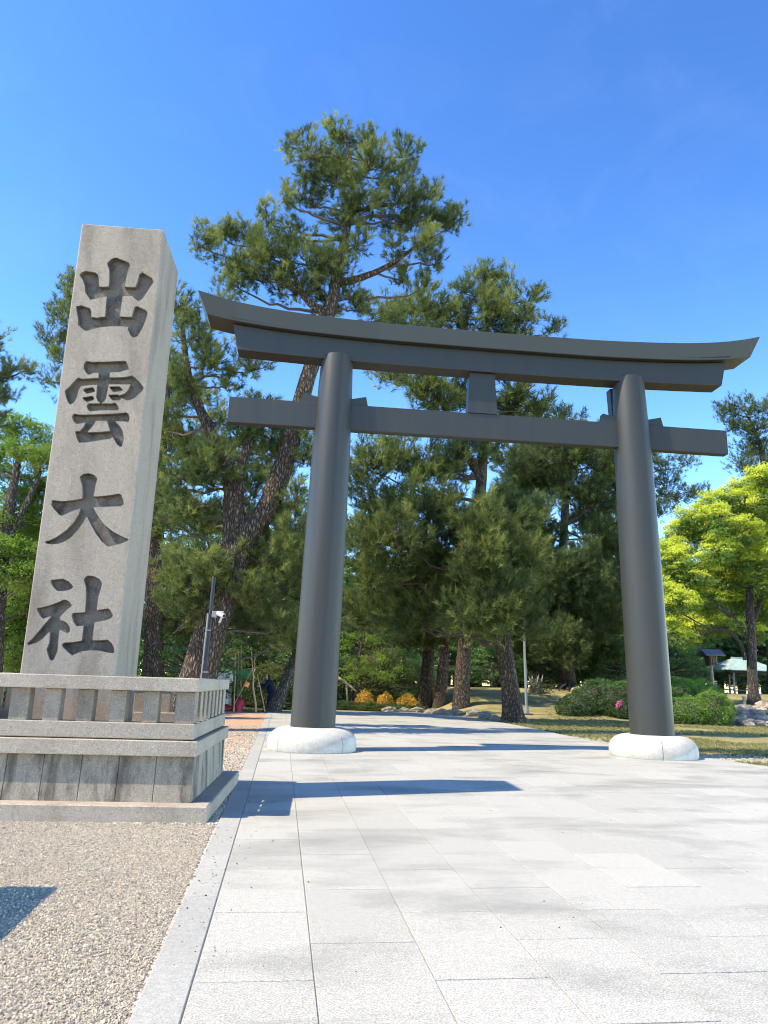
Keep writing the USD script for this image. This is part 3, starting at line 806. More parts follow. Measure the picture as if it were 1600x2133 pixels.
def leaves(C, N, r, size, jitter=0.7):
    """rhombic leaves, two triangles each, folded a little"""
    n = len(C)
    nn = unit(N + jitter * r.standard_normal((n, 3)))
    a = unit(np.cross(nn, r.standard_normal((n, 3)))); b_ = np.cross(nn, a)
    s_ = size * r.uniform(0.6, 1.25, n)[:, None]
    l, w = a * s_, b_ * s_ * 0.42
    V = np.stack([C - l * 0.5, C + w * 0.5 + nn * s_ * 0.08, C + l * 0.5, C - w * 0.5 + nn * s_ * 0.08], 1).reshape(-1, 3)
    i = np.arange(n)[:, None] * 4
    F = np.concatenate([i + [0, 1, 2], i + [0, 2, 3]], 1).reshape(-1, 3)
    return V, F


def join(parts):
    V, F, o = [], [], 0
    for v, f in parts:
        V.append(v); F.append(f + o); o += len(v)
    return np.vstack(V), np.vstack(F)


def trunk_line(pts, y, lean=None, n=40, r_=None):
    """pts: (px, py, radius[, dy]) from the ground up"""
    P = np.array([np.r_[at((p[0], p[1]), y + (p[3] if len(p) > 3 else 0)), p[2]] for p in pts])
    return resample(P, n)


def nearest_on(lines, c, drop):
    """a point of one of the trunk lines to grow a branch from"""
    best, bd = None, 1e9
    for ln in lines:
        d = np.linalg.norm(ln[:, :2] - c[:2], axis=1)
        want = c[2] - drop * d
        sc_ = np.abs(ln[:, 2] - want) + 0.35 * d
        k = int(np.argmin(sc_))
        if sc_[k] < bd:
            bd, best = sc_[k], ln[k]
    return best


def limb(p0, p1, r0, r1, r, n=7, sag=0.12, sides=5):
    t = np.linspace(0, 1, n)[:, None]
    L_ = np.linalg.norm(p1 - p0)
    mid = (p0 + p1) / 2 + r.standard_normal(3) * L_ * 0.07 + [0, 0, -sag * L_ * 0.5]
    P = (1 - t) ** 2 * p0 + 2 * t * (1 - t) * mid + t * t * p1
    P[1:-1] += r.standard_normal((n - 2, 3)) * L_ * 0.018
    return tube(P, np.linspace(r0, r1, n), sides, cap=False)


def flare(ln, r, amount=0.35, h=0.7):
    z = ln[:, 2] - ln[0, 2]
    ln[:, 3] *= 1 + amount * np.exp(-z / h * 2.2)
    return ln


def pine(name_label, y, trunks, pads, seed, mat, K=24, dens=1.0, nlen=0.17, nwid=0.011, group=None, bark_mat='bark', depth=1.0, sub=True, bare=(), grow=1.08):
    """trunks: polylines in photo pixels at depth y; pads: (px, py, half width, half height[, dy]) foliage layers"""
    r = np.random.default_rng(seed)
    lines = [trunk_line(t, y) for t in trunks]
    lines[0] = flare(lines[0], r)
    base = np.array([lines[0][0, 0], lines[0][0, 1], hgt(lines[0][0, 0], lines[0][0, 1])])
    m = mpp(y)
    wood, fol, tones = [], [], []
    for i, ln in enumerate(lines):
        P = ln.copy()
        if i == 0:
            P[0, 2] = min(P[0, 2], base[2] - 0.15)
        wood.append(tube(P[:, :3], P[:, 3], 14, cap=True, wob=0.035, rng=r))
    for p in pads:
        px_, py_, hw, hh = p[:4]
        dy = p[4] if len(p) > 4 else r.uniform(-1, 1) * hw * m * 0.8 * depth
        c = at((px_, py_), y + dy)
        A, Bz = hw * m * grow, hh * m * grow * 1.05
        Dp = max(A * 0.8, 0.45)
        o = nearest_on(lines, c, 0.25)
        root = o[:3]
        rb = min(o[3] * 0.55, 0.03 + 0.012 * np.linalg.norm(c - root))
        low = c - [0, 0, Bz * 0.35]
        wood.append(limb(root, low, rb, 0.022, r, n=9))
        nt = int(max(14, dens * (A * Bz * math.pi) / 0.0165 * (0.17 / nlen)))
        # sprays: tufts strung along twigs that fan out of the layer and turn up at their tips
        k = 11
        ns = max(5, nt // k)
        u_ = unit(r.standard_normal((ns, 3))) * (0.15 + 0.85 * r.random((ns, 1)) ** 0.55)
        frame = np.array([RIGHT * [1, 1, 0] / np.linalg.norm(RIGHT[:2]), [0, 1, 0], [0, 0, 1]])
        sc_ = low + (u_ * [A, Dp, Bz]) @ frame
        sc_[:, 2] += Bz * 0.35
        ax = unit(unit(sc_ - low + 1e-6) * [1, 1, 0.7] + [0, 0, 0.45] + 0.35 * r.standard_normal((ns, 3)))
        ln_ = r.uniform(0.30, 0.62, (ns, 1)) * min(1.35, 0.65 + 0.35 * A) * (nlen / 0.2) ** 0.5
        for q, a_, l_ in zip(sc_, ax, ln_):
            if sub:
                wood.append(limb(low + (q - low) * r.uniform(0.0, 0.3), q + a_ * l_ * 0.4, 0.018, 0.006, r, n=4, sides=3))
        tt = np.linspace(-0.6, 0.6, k)[None, :, None] + r.uniform(-0.08, 0.08, (ns, k, 1))
        pts = sc_[:, None] + ax[:, None] * tt * ln_[:, None] + r.standard_normal((ns, k, 3)) * (0.055 + 0.13 * (0.6 - tt).clip(0, 1.2)) * (nlen / 0.2)
        pts[..., 2] += 0.10 * (tt[..., 0] + 0.6) ** 2
        d = unit(np.repeat(ax[:, None], k, 1) * 0.9 + unit(pts - sc_[:, None] - ax[:, None] * tt * ln_[:, None]) * 0.55 + [0, 0, 0.4] + 0.25 * r.standard_normal((ns, k, 3))).reshape(-1, 3)
        spray_tone = np.repeat(r.beta(1.0, 1.5, ns), k)
        pts = pts.reshape(-1, 3)
        fol.append(needle_tufts(pts, d, r, K, nlen, nwid, nlen * 0.9))
        tones.append(np.repeat(0.65 * spray_tone + 0.35 * r.random(len(pts)), K * 3))
    for (x0, y0, x1, y1, rr) in bare:
        a = at((x0, y0), y); e = at((x1, y1), y + r.uniform(-0.6, 0.6))
        wood.append(limb(a, e, rr, rr * 0.3, r, n=9, sag=-0.05))
    t = thing('pine_tree', name_label, 'pine tree', base, group)
    nb = len(lines)
    part(t, 'trunk', cat(wood[:nb]), M[bark_mat], smooth=True, origin=base)
    part(t, 'branches', cat(wood[nb:]), M['twig'], origin=base, kind='stuff')
    V, F = join(fol)
    cp_ = part(t, 'crown', (V, F), M[mat], origin=base)
    UsdGeom.PrimvarsAPI(stage.GetPrimAtPath(cp_)).CreatePrimvar('tone', Sdf.ValueTypeNames.FloatArray, 'vertex').Set(Vt.FloatArray.FromNumpy(np.concatenate(tones).astype(np.float32)))
    return t, len(F)


COUNT = {}
# the great pine between the monument and the gate
_, COUNT['A'] = pine('tallest black pine, forked, leaning over the gate between monument and left pillar', 21.5,
    [[(392, 1512, 0.60), (402, 1450, 0.56), (420, 1380, 0.50), (447, 1290, 0.46), (478, 1200, 0.45), (497, 1150, 0.43), (520, 1110, 0.36), (560, 1055, 0.33), (592, 965, 0.30), (615, 885, 0.27), (640, 790, 0.25),
      (668, 710, 0.22), (690, 640, 0.19), (703, 560, 0.16), (722, 480, 0.13), (735, 400, 0.10), (728, 330, 0.06), (716, 275, 0.03)],
     [(488, 1170, 0.33), (484, 1090, 0.29), (484, 1030, 0.26), (474, 980, 0.22), (452, 930, 0.18), (425, 870, 0.15), (398, 805, 0.12), (385, 730, 0.09), (378, 650, 0.05)],
     [(500, 1130, 0.24), (494, 1060, 0.22), (492, 1000, 0.20), (505, 960, 0.15), (520, 900, 0.09)],
     [(690, 660, 0.15), (640, 625, 0.11), (615, 580, 0.08), (590, 520, 0.05)],
     [(705, 590, 0.13), (775, 570, 0.10), (830, 540, 0.07), (880, 500, 0.04)]],
    [(712, 285, 46, 34), (700, 330, 55, 32), (770, 292, 36, 26), (640, 318, 52, 26), (600, 300, 26, 18), (845, 320, 34, 28), (770, 345, 70, 36), (700, 375, 60, 34), (820, 365, 48, 34), (655, 355, 50, 26),
     (750, 415, 70, 36), (640, 415, 60, 22), (592, 412, 28, 14), (830, 415, 64, 30), (893, 405, 36, 24), (850, 455, 80, 36), (910, 450, 48, 30), (945, 452, 30, 28), (880, 500, 54, 30), (905, 545, 30, 20), (720, 455, 60, 24),
     (418, 505, 30, 26), (455, 485, 44, 30), (555, 455, 22, 20), (520, 490, 58, 32), (475, 545, 50, 30), (560, 525, 66, 38), (610, 490, 44, 32), (640, 540, 70, 42), (740, 505, 46, 26), (690, 560, 62, 40), (560, 575, 60, 32),
     (500, 595, 44, 26), (620, 605, 66, 32), (700, 620, 56, 30), (760, 640, 40, 22), (840, 575, 30, 26), (870, 600, 26, 20), (820, 520, 40, 18), (460, 620, 30, 18), (800, 660, 40, 20),
     (372, 640, 44, 40), (405, 690, 50, 40), (440, 745, 52, 34), (525, 765, 50, 22), (385, 790, 36, 36), (352, 850, 34, 40), (470, 800, 30, 26), (440, 965, 60, 50), (505, 905, 60, 36), (565, 940, 46, 30), (380, 985, 46, 34),
     (632, 950, 22, 50), (615, 1040, 34, 34), (560, 905, 40, 20), (395, 1060, 54, 36), (362, 1175, 44, 50), (425, 1190, 50, 40), (395, 1215, 60, 36), (550, 1160, 76, 36), (605, 1110, 40, 40), (515, 1235, 70, 30), (600, 1215, 40, 36),
     (380, 1260, 56, 28), (590, 1300, 44, 34), (350, 890, 40, 30, 1.5), (455, 870, 50, 40, 1.5), (540, 855, 44, 30, 1.0), (405, 935, 56, 40, 2.0), (520, 1010, 50, 40, 2.5), (450, 1090, 60, 40, 2.5), (350, 1030, 44, 40, 2.5), (580, 1060, 50, 40, 2.5), (620, 1150, 40, 40, 2.5), (430, 1165, 44, 30, -1.3), (450, 1215, 30, 22, -1.0), (540, 715, 44, 24, 1.0)],
    101, 'needle', grow=0.95, K=24, dens=2.9, nlen=0.20, nwid=0.018, bare=[(560, 690, 640, 760, 0.05), (500, 640, 590, 720, 0.04), (640, 720, 540, 740, 0.05), (420, 1280, 360, 1320, 0.06), (485, 1150, 330, 1075, 0.08), (800, 560, 735, 590, 0.08)])

# the pine right of the path that fills the gate
_, COUNT['B'] = pine('tall black pine with clear grey trunk at the right edge of the path', 30.3,
    [[(1070, 1508, 0.44), (1062, 1430, 0.37), (1048, 1340, 0.34), (1025, 1240, 0.31), (1008, 1150, 0.28), (1000, 1060, 0.25), (1008, 940, 0.21), (1020, 830, 0.17), (1022, 730, 0.12), (1012, 650, 0.08), (1005, 575, 0.04)],
     [(1004, 1000, 0.2), (950, 900, 0.15), (910, 800, 0.11), (890, 690, 0.06)]],
    [(1008, 575, 34, 24), (1050, 600, 40, 24), (965, 600, 26, 26), (1098, 622, 34, 20), (1020, 640, 60, 26), (1085, 655, 40, 20), (1142, 684, 24, 14), (880, 640, 66, 26), (812, 645, 34, 22), (935, 655, 50, 24), (860, 680, 60, 24), (960, 690, 60, 24),
     (1070, 690, 60, 20), (800, 775, 36, 24), (870, 800, 60, 28), (920, 830, 60, 30), (1070, 812, 44, 26), (1060, 845, 34, 26), (1115, 850, 46, 24), (1180, 872, 34, 18), (980, 830, 60, 34), (1000, 760, 60, 30),
     (770, 965, 60, 40), (835, 945, 60, 36), (900, 975, 60, 44), (960, 955, 54, 44), (1015, 935, 36, 24), (800, 1040, 74, 40), (880, 1050, 70, 44), (955, 1065, 66, 40), (1040, 1050, 46, 34), (1080, 1075, 50, 40), (820, 1120, 80, 44),
     (905, 1135, 80, 44), (985, 1125, 50, 40), (1040, 1115, 66, 36), (760, 1110, 50, 40), (780, 1190, 66, 44), (870, 1205, 74, 44), (950, 1215, 70, 44), (1020, 1195, 50, 40), (1060, 1150, 50, 36), (1020, 1090, 60, 40, -2.2), (1000, 1165, 60, 40, -2.4), (1040, 1235, 60, 40, -2.4), (985, 1275, 66, 36, -2.0), (1050, 1290, 44, 26, -2.0), (900, 1265, 70, 40, 0.5), (840, 1280, 60, 34, 1.0), (760, 1270, 50, 36, 2.0), (1090, 1160, 50, 36, -1.0), (1096, 1235, 34, 40, 0.5), (1095, 1300, 40, 24, 0.5)],
    202, 'needle', K=20, dens=2.8, nlen=0.29, nwid=0.027)
_, COUNT['C'] = pine('stout dark pine behind the bank with a spreading heavy crown', 46.0,
    [[(1183, 1440, 0.55), (1180, 1380, 0.46), (1172, 1290, 0.36), (1172, 1180, 0.30), (1176, 1080, 0.27), (1180, 1000, 0.22), (1175, 900, 0.15), (1165, 850, 0.07)],
     [(1176, 1090, 0.2), (1225, 1060, 0.16), (1262, 1000, 0.1)]],
    [(1130, 955, 70, 36), (1200, 945, 60, 34), (1255, 965, 44, 40), (1120, 1005, 66, 32), (1195, 1010, 60, 36), (1250, 1040, 40, 40), (1075, 960, 50, 30), (1265, 920, 30, 24), (1240, 1110, 44, 24), (1110, 1060, 50, 24),
     (1090, 1150, 56, 40), (1130, 1200, 76, 40), (1200, 1225, 76, 44), (1255, 1235, 44, 36), (1090, 1250, 76, 40), (1160, 1285, 80, 40), (1235, 1300, 66, 36), (1055, 1300, 60, 36), (1240, 1370, 50, 26), (1115, 1325, 60, 30), (1180, 1350, 44, 30, -2.5), (1175, 1180, 50, 30, -2.5), (1130, 1110, 40, 26, 0), (1215, 1160, 40, 30, -1.5), (1150, 1330, 70, 30, -1.5), (1060, 1200, 60, 40, 0.5), (1215, 1075, 40, 30, 1.5), (1265, 1150, 36, 30, 1.0), (1140, 1160, 40, 30, 1.5), (1080, 1020, 50, 34, 1.5), (1160, 925, 60, 30, 1.0), (1230, 910, 40, 22, 1.0), (1270, 1000, 30, 40, 1.5), (1075, 880, 50, 30, 2.0), (1125, 900, 50, 30, 1.0)],
    303, 'needle_dark', K=20, dens=2.8, nlen=0.32, nwid=0.032, bare=[(1178, 1130, 1110, 1120, 0.07), (1178, 1100, 1262, 1170, 0.08)])
tr = [(882, 1484, 0.40, 'leftmost of three dark pine trunks in a row at the end of the path', [(800, 1270, 60, 40), (860, 1290, 60, 40), (880, 1330, 50, 28), (830, 1240, 60, 36)], 41.0, [(882, 1490), (888, 1420), (893, 1340), (885, 1250), (870, 1150)]),
      (914, 1484, 0.36, 'middle of three dark pine trunks in a row at the end of the path', [(915, 1310, 50, 36), (940, 1270, 60, 40), (905, 1250, 50, 36)], 40.0, [(914, 1486), (920, 1420), (926, 1350), (925, 1250), (915, 1150)]),
      (962, 1490, 0.46, 'thickest and rightmost of three dark pine trunks at the end of the path', [(980, 1290, 66, 40), (1010, 1260, 60, 40), (960, 1310, 56, 30), (1000, 1320, 40, 24)], 38.0, [(960, 1496), (963, 1420), (968, 1340), (970, 1250), (965, 1150)])]
for i, (px_, py_, rad, lab, pads, yy, line) in enumerate(tr):
    pine(lab, yy, [[(a, b_, rad * (1 - 0.12 * k)) for k, (a, b_) in enumerate(line)]], pads, 400 + i, 'needle', K=18, dens=2.0, nlen=0.28, nwid=0.024)
pine('pine behind the right pillar showing only side branches against the sky', 50.0,
     [[(1345, 1480, 0.45), (1350, 1300, 0.36), (1352, 1150, 0.30), (1350, 1000, 0.2), (1345, 900, 0.08)]],
     [(1370, 960, 36, 18), (1425, 962, 30, 10), (1385, 1000, 40, 20), (1410, 1030, 44, 16), (1455, 1025, 24, 16), (1375, 1065, 34, 22), (1330, 930, 40, 26), (1300, 980, 30, 30), (1290, 1080, 40, 36), (1300, 1150, 40, 40), (1250, 1180, 40, 30), (1310, 1010, 40, 40)],
     505, 'needle_dark', K=18, dens=2.0, nlen=0.27, nwid=0.024)
pine('pine rising over the yellow-green camphor tree at the right edge', 52.0,
     [[(1612, 1480, 0.45), (1606, 1250, 0.36), (1600, 1050, 0.28), (1588, 950, 0.2), (1560, 870, 0.1)]],
     [(1510, 855, 24, 18), (1545, 845, 28, 18), (1588, 850, 30, 22), (1525, 885, 30, 20), (1575, 890, 36, 24), (1560, 930, 34, 24), (1600, 940, 36, 26), (1545, 970, 28, 20), (1590, 985, 36, 20)],
     606, 'needle_dark', K=18, dens=2.0, nlen=0.28, nwid=0.025)
pine('pine half hidden behind the left side of the stone pillar', 31.0,
     [[(190, 1500, 0.5), (190, 1250, 0.42), (185, 1000, 0.32), (180, 800, 0.2), (170, 620, 0.06)]],
     [(140, 610, 22, 18), (125, 655, 28, 18), (112, 700, 34, 22), (125, 745, 28, 22), (105, 790, 20, 12), (130, 800, 22, 14), (150, 640, 40, 40), (160, 720, 40, 50), (145, 580, 18, 14), (80, 960, 40, 30), (60, 1040, 50, 36), (90, 1110, 40, 36), (40, 1190, 50, 40), (70, 1270, 44, 40)],
     707, 'needle', K=20, dens=2.2, nlen=0.22, nwid=0.019)
pine('tall pine standing behind the stone pillar and the great pine', 33.0,
     [[(318, 1500, 0.45), (322, 1250, 0.38), (330, 1000, 0.3), (345, 820, 0.2), (352, 700, 0.06)]],
     [(345, 760, 36, 30), (375, 830, 44, 34), (425, 830, 44, 30), (350, 930, 50, 36), (430, 960, 56, 40), (505, 950, 56, 36), (575, 975, 50, 40), (610, 900, 40, 26), (345, 1080, 50, 40), (420, 1070, 60, 40), (520, 1080, 60, 44), (590, 1130, 56, 40), (340, 1180, 50, 40), (420, 1180, 60, 44), (520, 1180, 70, 44), (600, 1220, 60, 44), (350, 1290, 56, 44), (440, 1290, 66, 44), (540, 1290, 66, 44), (610, 1330, 50, 30)],
     717, 'needle', K=18, dens=2.1, nlen=0.29, nwid=0.027)
pine('pine at the left edge with two low boughs against the sky', 26.0,
     [[(-120, 1520, 0.5), (-110, 1200, 0.42), (-95, 950, 0.32), (-80, 780, 0.2), (-60, 650, 0.08)]],
     [(20, 772, 32, 18), (60, 768, 24, 12), (-20, 780, 40, 24), (15, 822, 24, 12), (-15, 830, 30, 16), (-40, 700, 50, 40), (-30, 880, 36, 20)],
     808, 'needle', K=24, dens=2.2, nlen=0.19, nwid=0.016)


def broadleaf(name, label, cat_, y, trunks, pads, seed, mats, leaf=0.13, per=42, sub_r=0.36, dens=1.0, bark_mat='bark_grey', group=None, new_share=0.55):
    r = np.random.default_rng(seed)
    lines = [trunk_line(t, y) for t in trunks]
    lines[0] = flare(lines[0], r, 0.3, 0.5)
    base = np.array([lines[0][0, 0], lines[0][0, 1], hgt(lines[0][0, 0], lines[0][0, 1])])
    m = mpp(y)
    wood = []
    for i, ln in enumerate(lines):
        P = ln.copy()
        if i == 0:
            P[0, 2] = min(P[0, 2], base[2] - 0.15)
        wood.append(tube(P[:, :3], P[:, 3], 12, wob=0.03, rng=r))
    nb = len(wood); old, new = [], []
    for p in pads:
        dy = p[4] if len(p) > 4 else r.uniform(-1.6, 1.6)
        c = at((p[0], p[1]), y + dy); A, Bz = p[2] * m * 1.08, p[3] * m * 1.12
        o = nearest_on(lines, c, 0.5)
        wood.append(limb(o[:3], c, min(o[3] * 0.5, 0.03 + 0.01 * np.linalg.norm(c - o[:3])), 0.02, r, n=7))
        ns = max(5, int(dens * 1.7 * (A * Bz * math.pi) / (sub_r ** 2 * 3.14)) + 3)
        u_ = unit(r.standard_normal((ns, 3))) * (0.35 + 0.65 * r.random((ns, 1)) ** 0.5)
        q = c + u_ * [A, A * 0.9, Bz]
        for s_ in q:
            wood.append(limb(c + (s_ - c) * 0.05, s_, 0.015, 0.006, r, n=3, sides=3))
        k = per
        v = unit(r.standard_normal((ns, k, 3))); v[..., 2] = np.abs(v[..., 2]) * 0.75 + v[..., 2] * 0.25
        rad = sub_r * (0.55 + 0.45 * r.random((ns, k, 1)))
        pts = q[:, None] + v * rad * [1, 1, 0.88]
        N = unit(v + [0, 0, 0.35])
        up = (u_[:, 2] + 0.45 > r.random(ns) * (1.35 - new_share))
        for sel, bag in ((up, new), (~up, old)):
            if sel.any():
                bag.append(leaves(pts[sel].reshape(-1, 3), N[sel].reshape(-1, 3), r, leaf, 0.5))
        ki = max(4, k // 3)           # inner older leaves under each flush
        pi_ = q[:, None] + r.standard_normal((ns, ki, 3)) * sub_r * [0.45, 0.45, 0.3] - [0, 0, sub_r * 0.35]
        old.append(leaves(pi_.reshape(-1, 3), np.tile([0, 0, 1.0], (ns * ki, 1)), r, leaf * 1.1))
    t = thing(name, label, cat_, base, group)
    part(t, 'trunk', cat(wood[:nb]), M[bark_mat], smooth=True, origin=base)
    part(t, 'branches', cat(wood[nb:]), M['twig'], origin=base, kind='stuff')
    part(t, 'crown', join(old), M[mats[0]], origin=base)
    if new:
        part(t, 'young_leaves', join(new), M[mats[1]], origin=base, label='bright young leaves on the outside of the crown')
    return t


broadleaf('camphor_tree', 'bright yellow-green camphor tree beside the right pillar', 'tree', 38.0,
    [[(1572, 1462, 0.34), (1568, 1420, 0.26), (1566, 1350, 0.25), (1563, 1280, 0.22), (1560, 1180, 0.17), (1555, 1080, 0.1), (1550, 1000, 0.04)],
     [(1566, 1330, 0.16), (1530, 1290, 0.13), (1490, 1255, 0.1), (1430, 1190, 0.07), (1395, 1150, 0.03)],
     [(1552, 1375, 0.10), (1525, 1320, 0.10), (1495, 1310, 0.09), (1440, 1330, 0.07), (1400, 1345, 0.03)],
     [(1568, 1300, 0.13), (1590, 1230, 0.1), (1610, 1150, 0.05)]],
    [(1590, 995, 30, 24), (1555, 1010, 34, 26), (1520, 1035, 28, 24), (1545, 1055, 40, 30), (1480, 1055, 34, 26), (1500, 1085, 40, 30), (1590, 1060, 36, 32), (1440, 1080, 30, 24), (1455, 1115, 40, 30), (1405, 1105, 26, 24), (1395, 1140, 30, 26),
     (1420, 1165, 40, 26), (1540, 1110, 46, 30), (1500, 1145, 44, 30), (1590, 1130, 34, 30), (1450, 1195, 44, 28), (1560, 1170, 40, 28), (1400, 1205, 30, 26), (1510, 1205, 44, 28), (1590, 1210, 30, 28), (1415, 1260, 34, 24), (1470, 1250, 40, 26),
     (1540, 1250, 40, 24), (1590, 1275, 26, 26), (1445, 1300, 34, 20), (1510, 1300, 34, 16), (1590, 1320, 24, 18), (1437, 1318, 20, 18), (1400, 1320, 26, 26), (1630, 1100, 40, 60), (1640, 1220, 40, 60), (1470, 1100, 60, 40, 2.0), (1540, 1150, 70, 50, 2.5), (1450, 1230, 60, 50, 2.5), (1550, 1220, 60, 50, 2.5), (1390, 1180, 30, 40, 1.0), (1385, 1240, 30, 30), (1390, 1290, 34, 26), (1425, 1335, 30, 14), (1590, 1040, 40, 40, -1.0), (1600, 1160, 40, 40, -1.2), (1480, 1300, 60, 30, 2.0), (1570, 1090, 60, 50, 2.5)],
    909, ('leaf_mid', 'leaf_new'), leaf=0.15, per=90, sub_r=0.44, dens=3.8, new_share=1.1)
broadleaf('broadleaf_tree', 'pale yellow-green tree left of the stone pillar at the left edge', 'tree', 29.0,
    [[(-20, 1500, 0.4), (-10, 1300, 0.33), (5, 1150, 0.26), (25, 1030, 0.18), (45, 930, 0.08)],
     [(0, 1150, 0.16), (50, 1060, 0.12), (85, 980, 0.06)]],
    [(35, 890, 34, 22), (10, 915, 40, 24), (85, 905, 30, 22), (60, 940, 40, 22), (-20, 960, 40, 30), (95, 960, 24, 24), (20, 985, 40, 20), (75, 1010, 30, 20), (10, 1080, 30, 26), (15, 1120, 30, 24), (-15, 1150, 34, 30), (50, 1145, 30, 24),
     (15, 1200, 34, 26), (60, 1200, 30, 24), (10, 1290, 34, 34), (60, 1330, 34, 30), (20, 1370, 40, 24), (40, 1090, 40, 30, 1.0), (80, 1080, 34, 30, 1.0), (30, 1040, 44, 26, 1.0), (75, 1150, 34, 30, 1.5), (40, 1250, 44, 34, 1.0), (85, 1260, 30, 30, 1.0), (30, 1310, 44, 30, 1.5)],
    111, ('leaf_mid', 'leaf_lime'), leaf=0.12, per=56, sub_r=0.34, dens=3.6, new_share=0.6)


# prototypes for the wood behind: three kinds of tree, copied
def proto_tree(name, seed, mat, h, w, leaf, n_sub, per, bark_mat='bark_grey', low=0.12):
    r = np.random.default_rng(seed)
    p = '/World/' + name
    UsdGeom.Scope.Define(stage, '/World/Classes') if False else None
    cl = stage.CreateClassPrim('/' + name)
    q = '/' + name
    ln = resample(np.array([[0, 0, -0.2, 0.22], [0.1, 0.05, h * 0.3, 0.17], [-0.1, 0.1, h * 0.6, 0.11], [0, 0, h * 0.92, 0.03]]), 16)
    usdkit.mesh(stage, q + '/trunk', tube(ln[:, :3], ln[:, 3], 8), M[bark_mat], smooth=True)
    wood, bag = [], []
    for _ in range(n_sub):
        z = h * (low + (0.97 - low) * r.random() ** 0.85)
        t = (z / h - low) / (1 - low)
        R = w * (math.sin(math.pi * min(1, 0.18 + 0.82 * t) ** 0.9) ** 0.7) * (0.35 + 0.65 * r.random() ** 0.5)
        a = r.uniform(0, 2 * np.pi)
        c = np.array([R * math.cos(a), R * math.sin(a), z + 0.2 * math.sin(3 * a)])
        s0 = np.array([0, 0, z * 0.8])
        wood.append(limb(s0, c, 0.03, 0.008, r, n=4, sides=3))
        sr = r.uniform(0.35, 0.75)
        v = unit(r.standard_normal((per, 3))); v[:, 2] = np.abs(v[:, 2]) * 0.85 + 0.15 * v[:, 2]
        pts = c + v * sr * (0.5 + 0.5 * r.random((per, 1))) * [1, 1, 0.65]
        bag.append(leaves(pts, unit(v + [0, 0, 0.5]), r, leaf))
    usdkit.mesh(stage, q + '/branches', cat(wood), M['twig'])
    usdkit.mesh(stage, q + '/crown', join(bag), M[mat])
    return q


def copy(proto, name, x, y, s, rz, label, category, group, sz=None, dz=0.0):
    p = path_for(None, name)
    x_ = UsdGeom.Xform.Define(stage, p)
    x_.AddTranslateOp().Set(Gf.Vec3d(float(x), float(y), hgt(x, y) + dz))
    x_.AddRotateZOp().Set(float(rz))
    x_.AddScaleOp().Set(Gf.Vec3f(float(s), float(s), float(sz or s)))
    x_.GetPrim().GetReferences().AddInternalReference(proto)
    x_.GetPrim().SetInstanceable(True)
    tag(x_, label, category, group)
    return p


pr_a = proto_tree('wood_tree_a', 21, 'leaf_dark', 9.0, 3.3, 0.24, 210, 44)
pr_b = proto_tree('wood_tree_b', 22, 'leaf_dark', 7.0, 3.0, 0.20, 190, 46, low=0.05)
pr_c = proto_tree('wood_tree_c', 23, 'leaf_olive', 6.0, 2.6, 0.17, 170, 46, low=0.05)
pr_d = proto_tree('wood_shrub', 24, 'leaf_dark', 2.6, 1.9, 0.13, 110, 46, low=0.02)
pr_e = proto_tree('wood_shrub_olive', 25, 'leaf_olive', 2.4, 1.8, 0.12, 110, 46, low=0.02)
r = np.random.default_rng(77)
WOOD = 'trees of the wood behind the pines'
labs = {'a': 'dark green broadleaf tree in the wood behind the pines', 'b': 'bushy dark green tree low in the wood behind the pines', 'c': 'olive green bushy tree in the wood behind the pines'}
for (px_, y, k, s) in [(330, 44, 'a', 1.0), (400, 50, 'b', 1.1), (455, 40, 'b', 0.85), (520, 46, 'a', 1.0), (570, 41, 'c', 1.0), (600, 50, 'a', 1.1), (650, 46, 'c', 1.05), (700, 52, 'a', 1.05), (740, 48, 'c', 1.0), (770, 55, 'a', 1.2),
                       (820, 50, 'b', 1.1), (850, 58, 'a', 1.2), (900, 56, 'a', 1.1), (950, 52, 'b', 1.1), (1000, 58, 'a', 1.1), (1040, 53, 'b', 1.1), (1095, 60, 'a', 1.05), (1130, 54, 'b', 1.0), (1200, 62, 'a', 1.1), (1235, 56, 'b', 1.1),
                       (1290, 64, 'a', 1.1), (1330, 56, 'c', 1.1), (1400, 62, 'a', 1.0), (1440, 67, 'b', 0.95), (1500, 70, 'a', 1.1), (1560, 72, 'a', 1.1), (1610, 66, 'a', 1.1), (1660, 68, 'b', 1.1),
                       (200, 44, 'a', 1.2), (120, 40, 'b', 1.1), (40, 42, 'a', 1.1), (-40, 38, 'b', 1.1), (-110, 44, 'a', 1.1), (640, 62, 'a', 1.4), (540, 60, 'a', 1.4), (430, 60, 'a', 1.4), (1400, 64, 'a', 1.35), (1450, 68, 'a', 1.5), (1500, 69, 'a', 1.4), (1590, 68, 'a', 1.5), (1650, 68, 'a', 1.5), (1545, 68, 'a', 1.6), (1300, 58, 'a', 1.35)]:
    P = at((px_, 1415), y)
    copy({'a': pr_a, 'b': pr_b, 'c': pr_c}[k], 'wood_tree', P[0], y, s * r.uniform(0.9, 1.1), r.uniform(0, 360), labs[k], 'tree', WOOD + (': ' + {'a': 'tall', 'b': 'bushy', 'c': 'olive'}[k]), sz=s * r.uniform(0.9, 1.15))
